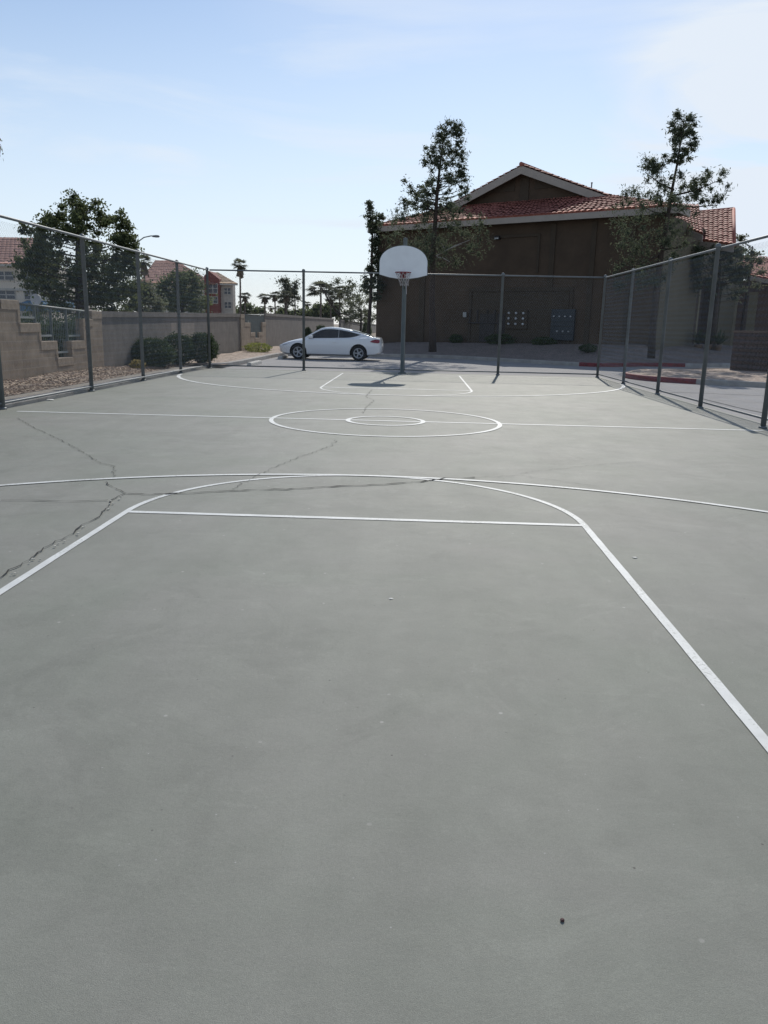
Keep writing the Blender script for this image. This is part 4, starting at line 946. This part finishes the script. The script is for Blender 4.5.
tile_sheet((-.8, -.8, ze), (x2-.4, -.8, ze), (-.8, 7, zr+.1), (x1-6.2, 7, zr+.1), parent=H2, name='roof', tw=.6, tl=.7, mt=M_tile2, amp=.03)
MB().prism([(x1, -.5, -.2), (x2, -.5, -.2), (x2, -.5, at(215, 279, YB)[2]), ((x1+x2)/2-.4, -.5, at(210, 271, YB)[2]), (x1, -.5, at(205, 276, YB)[2])], (0, 6, 0)).build('red_bay', M_hred, H2)
for zt_, zb_ in ((284, 293), (297, 303)):
    win(H2, (x1+x2)/2-.5, (x1+x2)/2+.8, at(212, zb_, YB)[2], at(212, zt_, YB)[2], -.5)
z3 = at(226, 283.5, YB)[2]
MB().box(x2+.003, x3, .3, 2.0, -.2, z3).build('end_wall', mat('hotel_pale', (.45, .41, .36), .9), H2)
tile_sheet((x2-.2, -.3, z3), (x3+.9, -.3, z3), (x2-2.6, 4, z3+1.75), (x2-1.2, 4, z3+1.75), parent=H2, name='roof', tw=.6, tl=.7, mt=mat('tile_pale', (.46, .34, .24), .85, spec=.2), amp=.03)
MB().box(x2, x3+.9, -.34, -.28, z3-.25, z3-.03).build('fascia', M_hwhite, H2)
for zt_, zb_ in ((288, 294), (302, 308)): win(H2, x2+.55, x3-.3, at(226, zb_, YB)[2], at(226, zt_, YB)[2], .3)

P = at(136, 244, 58); Pe = at(156, 236, 58); lp = empty('street_lamp', (P[0], 58, 0), 0, 'thin grey street lamp with a curved arm above the left trees', 'street lamp')
MB().tube([(0, 0, -.1), (0, 0, P[2])], [.11, .07], 8).build('pole', M_galv, lp, True)
dx = Pe[0]-P[0]; dz = Pe[2]-P[2]
MB().tube([(0, 0, P[2]-.4), (dx*.12, 0, P[2]+dz*.3), (dx*.4, 0, P[2]+dz*.8), (dx*.75, 0, P[2]+dz*1.0), (dx*.9, 0, P[2]+dz)], .04, 6).build('arm', M_galv, lp, True)
MB().lathe([(0, -.32), (.06, -.25), (.09, 0), (.08, .2), (0, .28)], 10, 'x', (dx, 0, P[2]+dz-.02)).build('lamp_head', M_galv, lp, True)
P = at(36, 299.5, 26); sg = empty('round_sign', (P[0], 26, 0), 0, 'round pale sign on a post behind the stepped wall', 'sign')
MB().tube([(0, .05, 0), (0, .05, P[2])], .03, 8).build('post', M_galv, sg); MB().lathe([(.18, 0), (.18, -.03)], 24, 'y', (0, 0, P[2])).build('sign_face', M_sign, sg)

# ------------------------------------------------------------------ car
def lerp_tab(x, tab, k): return float(np.interp(x, [t[0] for t in tab], [t[k] for t in tab]))
BT = [(-2.20, .44, .74, .80, .58), (-2.14, .32, .90, .965, .72), (-1.95, .24, .955, 1.0, .81), (-1.6, .21, .955, .99, .85), (-1.2, .2, .935, .97, .868), (-.6, .2, .905, .95, .87), (0, .2, .885, .945, .868),
      (.6, .2, .865, .94, .862), (1.0, .2, .835, .92, .855), (1.4, .2, .775, .855, .845), (1.8, .21, .69, .76, .80), (2.05, .25, .615, .66, .71), (2.17, .32, .56, .585, .60), (2.20, .40, .53, .545, .5)]
def sect(x):
    zb, zs, zt, w = [lerp_tab(x, BT, k) for k in (1, 2, 3, 4)]
    return [(0, zb), (w*.8, zb), (w*.955, zb+.05), (w*.985, zb+.18), (w, zb+(zs-zb)*.5), (w*.995, zb+(zs-zb)*.72), (w*.965, zs-.03), (w*.89, zs+.02), (w*.72, zs+(zt-zs)*.72), (w*.4, zt-.005), (0, zt)]
def side_y(x, z):
    s = sect(x)[1:8]; return float(np.interp(z, [q[1] for q in s], [q[0] for q in s]))
car = empty('parked_car', (-3.22, 34.55, 0), math.pi+R(-2.5), 'white two-door coupe parked beyond the far fence, nose to the left wall', 'car')
xs = sorted(set([t[0] for t in BT]+list(np.linspace(-1.9, 1.9, 20))))
vs = []; fs = []
for x in xs:
    s = sect(x); ring = [(x, y, z) for y, z in s]+[(x, -y, z) for y, z in reversed(s[1:-1])]; vs += ring
nr = len(ring)
for i in range(len(xs)-1):
    for k in range(nr): fs.append((i*nr+k, i*nr+(k+1) % nr, (i+1)*nr+(k+1) % nr, (i+1)*nr+k))
fs += [tuple(range(nr)), tuple(reversed(range((len(xs)-1)*nr, len(xs)*nr)))]
body = MB().add(vs, fs).build('body', [M_car, M_black], car, True)
WXS = (1.33, -1.26); WR = .315
for wx in WXS:
    for s in (-1, 1):
        c = MB().lathe([(WR+.055, .52), (WR+.055, 1.1)] if s > 0 else [(WR+.055, -1.1), (WR+.055, -.52)], 40, 'y', (wx, 0, WR+.01)).build('wheel_cutter', M_black)
        md = body.modifiers.new('arch', 'BOOLEAN'); md.operation = 'DIFFERENCE'; md.object = c; md.solver = 'EXACT'
bpy.context.view_layer.update()
body.parent = None; bpy.context.view_layer.update()
dg = bpy.context.evaluated_depsgraph_get(); nm = bpy.data.meshes.new_from_object(body.evaluated_get(dg))
body.modifiers.clear(); body.data = nm; body.parent = car
for c in [o for o in bpy.data.objects if o.name.startswith('wheel_cutter')]: bpy.data.objects.remove(c)
while len(nm.materials) < 2: nm.materials.append(M_black)
nm.materials[0] = M_car; nm.materials[1] = M_black
for p in nm.polygons:
    c = p.center; p.use_smooth = True; p.material_index = 0
    for wx in WXS:
        if math.hypot(c.x-wx, c.z-WR-.01) < WR+.0555 and abs(c.y) < .88: p.material_index = 1 if (math.hypot(c.x-wx, c.z-WR-.01) > WR+.03 and abs(p.normal.y) < .5) or abs(c.y) < .56 else 0
    if c.z < .215: p.material_index = 1
try: nm.set_sharp_from_angle(angle=R(40))
except Exception: pass
RT = [(-1.86, .985, .70, .62), (-1.6, 1.075, .73, .56), (-1.25, 1.185, .755, .55), (-.85, 1.285, .775, .565), (-.45, 1.35, .785, .575), (-.1, 1.378, .79, .58), (.15, 1.372, .79, .58), (.38, 1.325, .785, .575), (.6, 1.215, .775, .58), (.85, 1.075, .76, .61), (1.12, .90, .735, .66)]
def csec(x):
    zr, wb, wr = [lerp_tab(x, RT, k) for k in (1, 2, 3)]; zb = lerp_tab(x, BT, 2)-.0; zb = min(zb, zr-.01)
    return [(wb, zb-.05), (wb-.005, zb+.02*(zr > zb+.08)), (wr+(wb-wr)*.12, zr-.075*min(1, (zr-zb)/.3)), (wr, zr-.03*min(1, (zr-zb)/.3)), (wr*.8, zr-.008), (wr*.4, zr), (0, zr+.004)]
xs2 = np.linspace(-1.86, 1.12, 36); vs = []; fs = []
for x in xs2: s = csec(x); ring = [(x, y, z) for y, z in s]+[(x, -y, z) for y, z in reversed(s[:-1])]; vs += ring
nr = len(ring)
for i in range(len(xs2)-1):
    for k in range(nr-1): fs.append((i*nr+k, i*nr+k+1, (i+1)*nr+k+1, (i+1)*nr+k))
MB().add(vs, fs).build('roof', M_car, car, True)
def cab_y(x, z):
    s = csec(x)[1:4]; return float(np.interp(z, [q[1] for q in s], [q[0] for q in s]))
for sgn in (-1, 1):
    for xa, xb in ((-1.34, -.405), (-.39, .88)):
        vs = []; fs = []; n = 16
        for i in range(n+1):
            x = xa+(xb-xa)*i/n; zb = lerp_tab(x, BT, 2)+.035; zr = lerp_tab(x, RT, 1); zt_ = max(zb+.004, zr-.085)
            if xa < -1: zb = zb+.10*max(0, (-.75-x)/.57)**2*1.0; zt_ = max(zt_, zb+.003)
            for j in range(4): z = zb+(zt_-zb)*j/3; vs.append((x, sgn*(cab_y(x, z)+.008), z))
        for i in range(n):
            for j in range(3): fs.append((i*4+j, i*4+j+1, i*4+5+j, i*4+4+j))
        MB().add(vs, fs).build('side_window', M_glass, car, True)
def topglass(name, xa, xb, edge):
    vs = []; fs = []; n = 10; mcol = 8
    for i in range(n+1):
        x = xa+(xb-xa)*i/n; zr = lerp_tab(x, RT, 1); wr = lerp_tab(x, RT, 3)
        for j in range(mcol+1):
            y = -wr*edge+2*wr*edge*j/mcol; s = csec(x); z = float(np.interp(abs(y), [q[0] for q in reversed(s[2:])], [q[1] for q in reversed(s[2:])])); vs.append((x, y, z+.010))
    for i in range(n):
        for j in range(mcol): fs.append((i*(mcol+1)+j, i*(mcol+1)+j+1, (i+1)*(mcol+1)+j+1, (i+1)*(mcol+1)+j))
    MB().add(vs, fs).build(name, M_glass, car, True)
topglass('windshield', .42, 1.02, .93); topglass('rear_window', -1.78, -.95, .93)
def patch(name, pts, mt, off=.008, thick=.02, sgn=1, parent=None):
    outer = [(x, sgn*(side_y(x, z)+off), z) for x, z in pts]; return MB().prism(outer, (0, -sgn*thick, 0)).build(name, mt, parent or car)
for sgn in (-1, 1):
    patch('headlight', [(1.68, .70), (1.80, .625), (2.02, .565), (2.10, .575), (2.02, .615), (1.85, .675)], M_lens, .012, .03, sgn)
    patch('tail_light', [(-1.74, .80), (-1.86, .77), (-1.98, .755), (-2.08, .745), (-2.14, .76), (-2.15, .82), (-2.14, .875), (-2.06, .90), (-1.95, .90), (-1.84, .865)], M_tail, .03, .05, sgn)
    d = patch('door', [(.92, .80), (.90, .36), (.78, .27), (-.30, .27), (-.48, .45), (-.50, .86), (-.1, .865), (.5, .85)], M_car, .006, .02, sgn)
    ha = MB().box(-.36, -.16, sgn*(side_y(-.26, .76)+.005), sgn*(side_y(-.26, .76)+.035), .745, .775, .008); ha.build('handle', M_car, d)
    MB().box(.68, .86, sgn*.80, sgn*.98, .90, 1.02, .03).build('mirror', M_car, car)
    patch('side_sill', [(.93, .26), (-.9, .26), (-.9, .215), (.93, .215)], M_black, .004, .02, sgn)
MB().box(2.12, 2.19, -.35, .35, .40, .47, .01).build('grille', M_black, car)
MB().box(-2.215, -2.16, -.26, .26, .60, .72, .005).build('number_plate', M_white, car)
MB().tube([(-2.1, -.45, .27), (-2.22, -.45, .27)], .035, 10).build('exhaust', M_alloy, car)
for wx in WXS:
    for s in (-1, 1):
        w = empty('wheel', (wx, s*.74, WR)); w.parent = car
        MB().lathe([(.0, -.02), (.215, -.02), (.22, -.10), (WR-.03, -.105), (WR, -.07), (WR, .07), (WR-.03, .105), (.22, .10), (.215, .02), (.0, .02)], 32, 'y').build('tyre', M_rub, w, True)
        rm = MB().lathe([(.218, s*.085), (.205, s*.10), (.185, s*.09), (.185, s*.03), (0, s*.028)], 28, 'y', cap=False)
        rm.lathe([(0, s*.095), (.05, s*.09), (.055, s*.03)] if s > 0 else [(.055, s*.03), (.05, s*.09), (0, s*.095)], 16, 'y', cap=False)
        for k in range(5):
            for o_ in (-.12, .12):
                t = 2*math.pi*k/5+o_; rm.tube([(.04*math.cos(t), s*.075, .04*math.sin(t)), (.195*math.cos(t), s*.085, .195*math.sin(t))], .014, 5)
        rm.build('rim', M_alloy, w)
        MB().lathe([(.18, s*.034), (.0, s*.035)], 20, 'y').build('brake_disc', M_black, w)

# wheel stops
M_stop = mat('pale_concrete', (.52, .50, .46), .85, var=.15, scale=5)
def wstop(label, x, ya, yb):
    e = MB(); pr = [(-.08, 0), (-.075, .09), (-.05, .125), (.05, .125), (.075, .09), (.08, 0)]
    e.prism([(a, -(yb-ya)/2, z) for a, z in pr], (0, yb-ya, 0)); o = e.build('wheel_stop', M_stop); o.location = (x, (ya+yb)/2, -.004)
    tag(o, label, 'wheel stop', 'concrete wheel stops')
wstop('concrete wheel stop alone in the empty bay before the car', -5.42, 27.7, 29.6); wstop('concrete wheel stop right under the nose of the white car', -5.35, 33.6, 35.4)

# small litter
def scrap(name, label, cat, px, py, r, mt, flat=.5, z=.004, grp=None):
    g = atz(px, py, 0); bm = bmesh.new(); bmesh.ops.create_icosphere(bm, subdivisions=2, radius=r)
    for v in bm.verts: k = random.uniform(.75, 1.2); v.co = Vector((v.co.x*k*1.3, v.co.y*k, (v.co.z*k)*flat))
    o = MB().bm(bm).build(name, mt, None); o.location = (g[0], g[1], r*flat*.8); o.rotation_euler = (0, 0, random.uniform(0, 3)); tag(o, label, cat, grp)
scrap('pebble', 'dark red pebble lying alone on the near court surface', 'pebble', 562.5, 921, .0052, M_pebble, .8)
scrap('paper_scrap', 'white scrap at the foot of the nearest left fence post', 'litter', 14, 404.5, .055, M_white, .5)
scrap('paper_scrap', 'white scrap lying on the court just inside the left kerb', 'litter', 50, 400.5, .05, M_white, .3)
scrap('paper_scrap', 'tiny pale chip on the court below the middle of the near free throw line', 'litter', 391, 599, .010, M_white, .3)
scrap('paper_scrap', 'tiny pale chip right of the near lane line', 'litter', 635, 558, .013, M_white, .3)
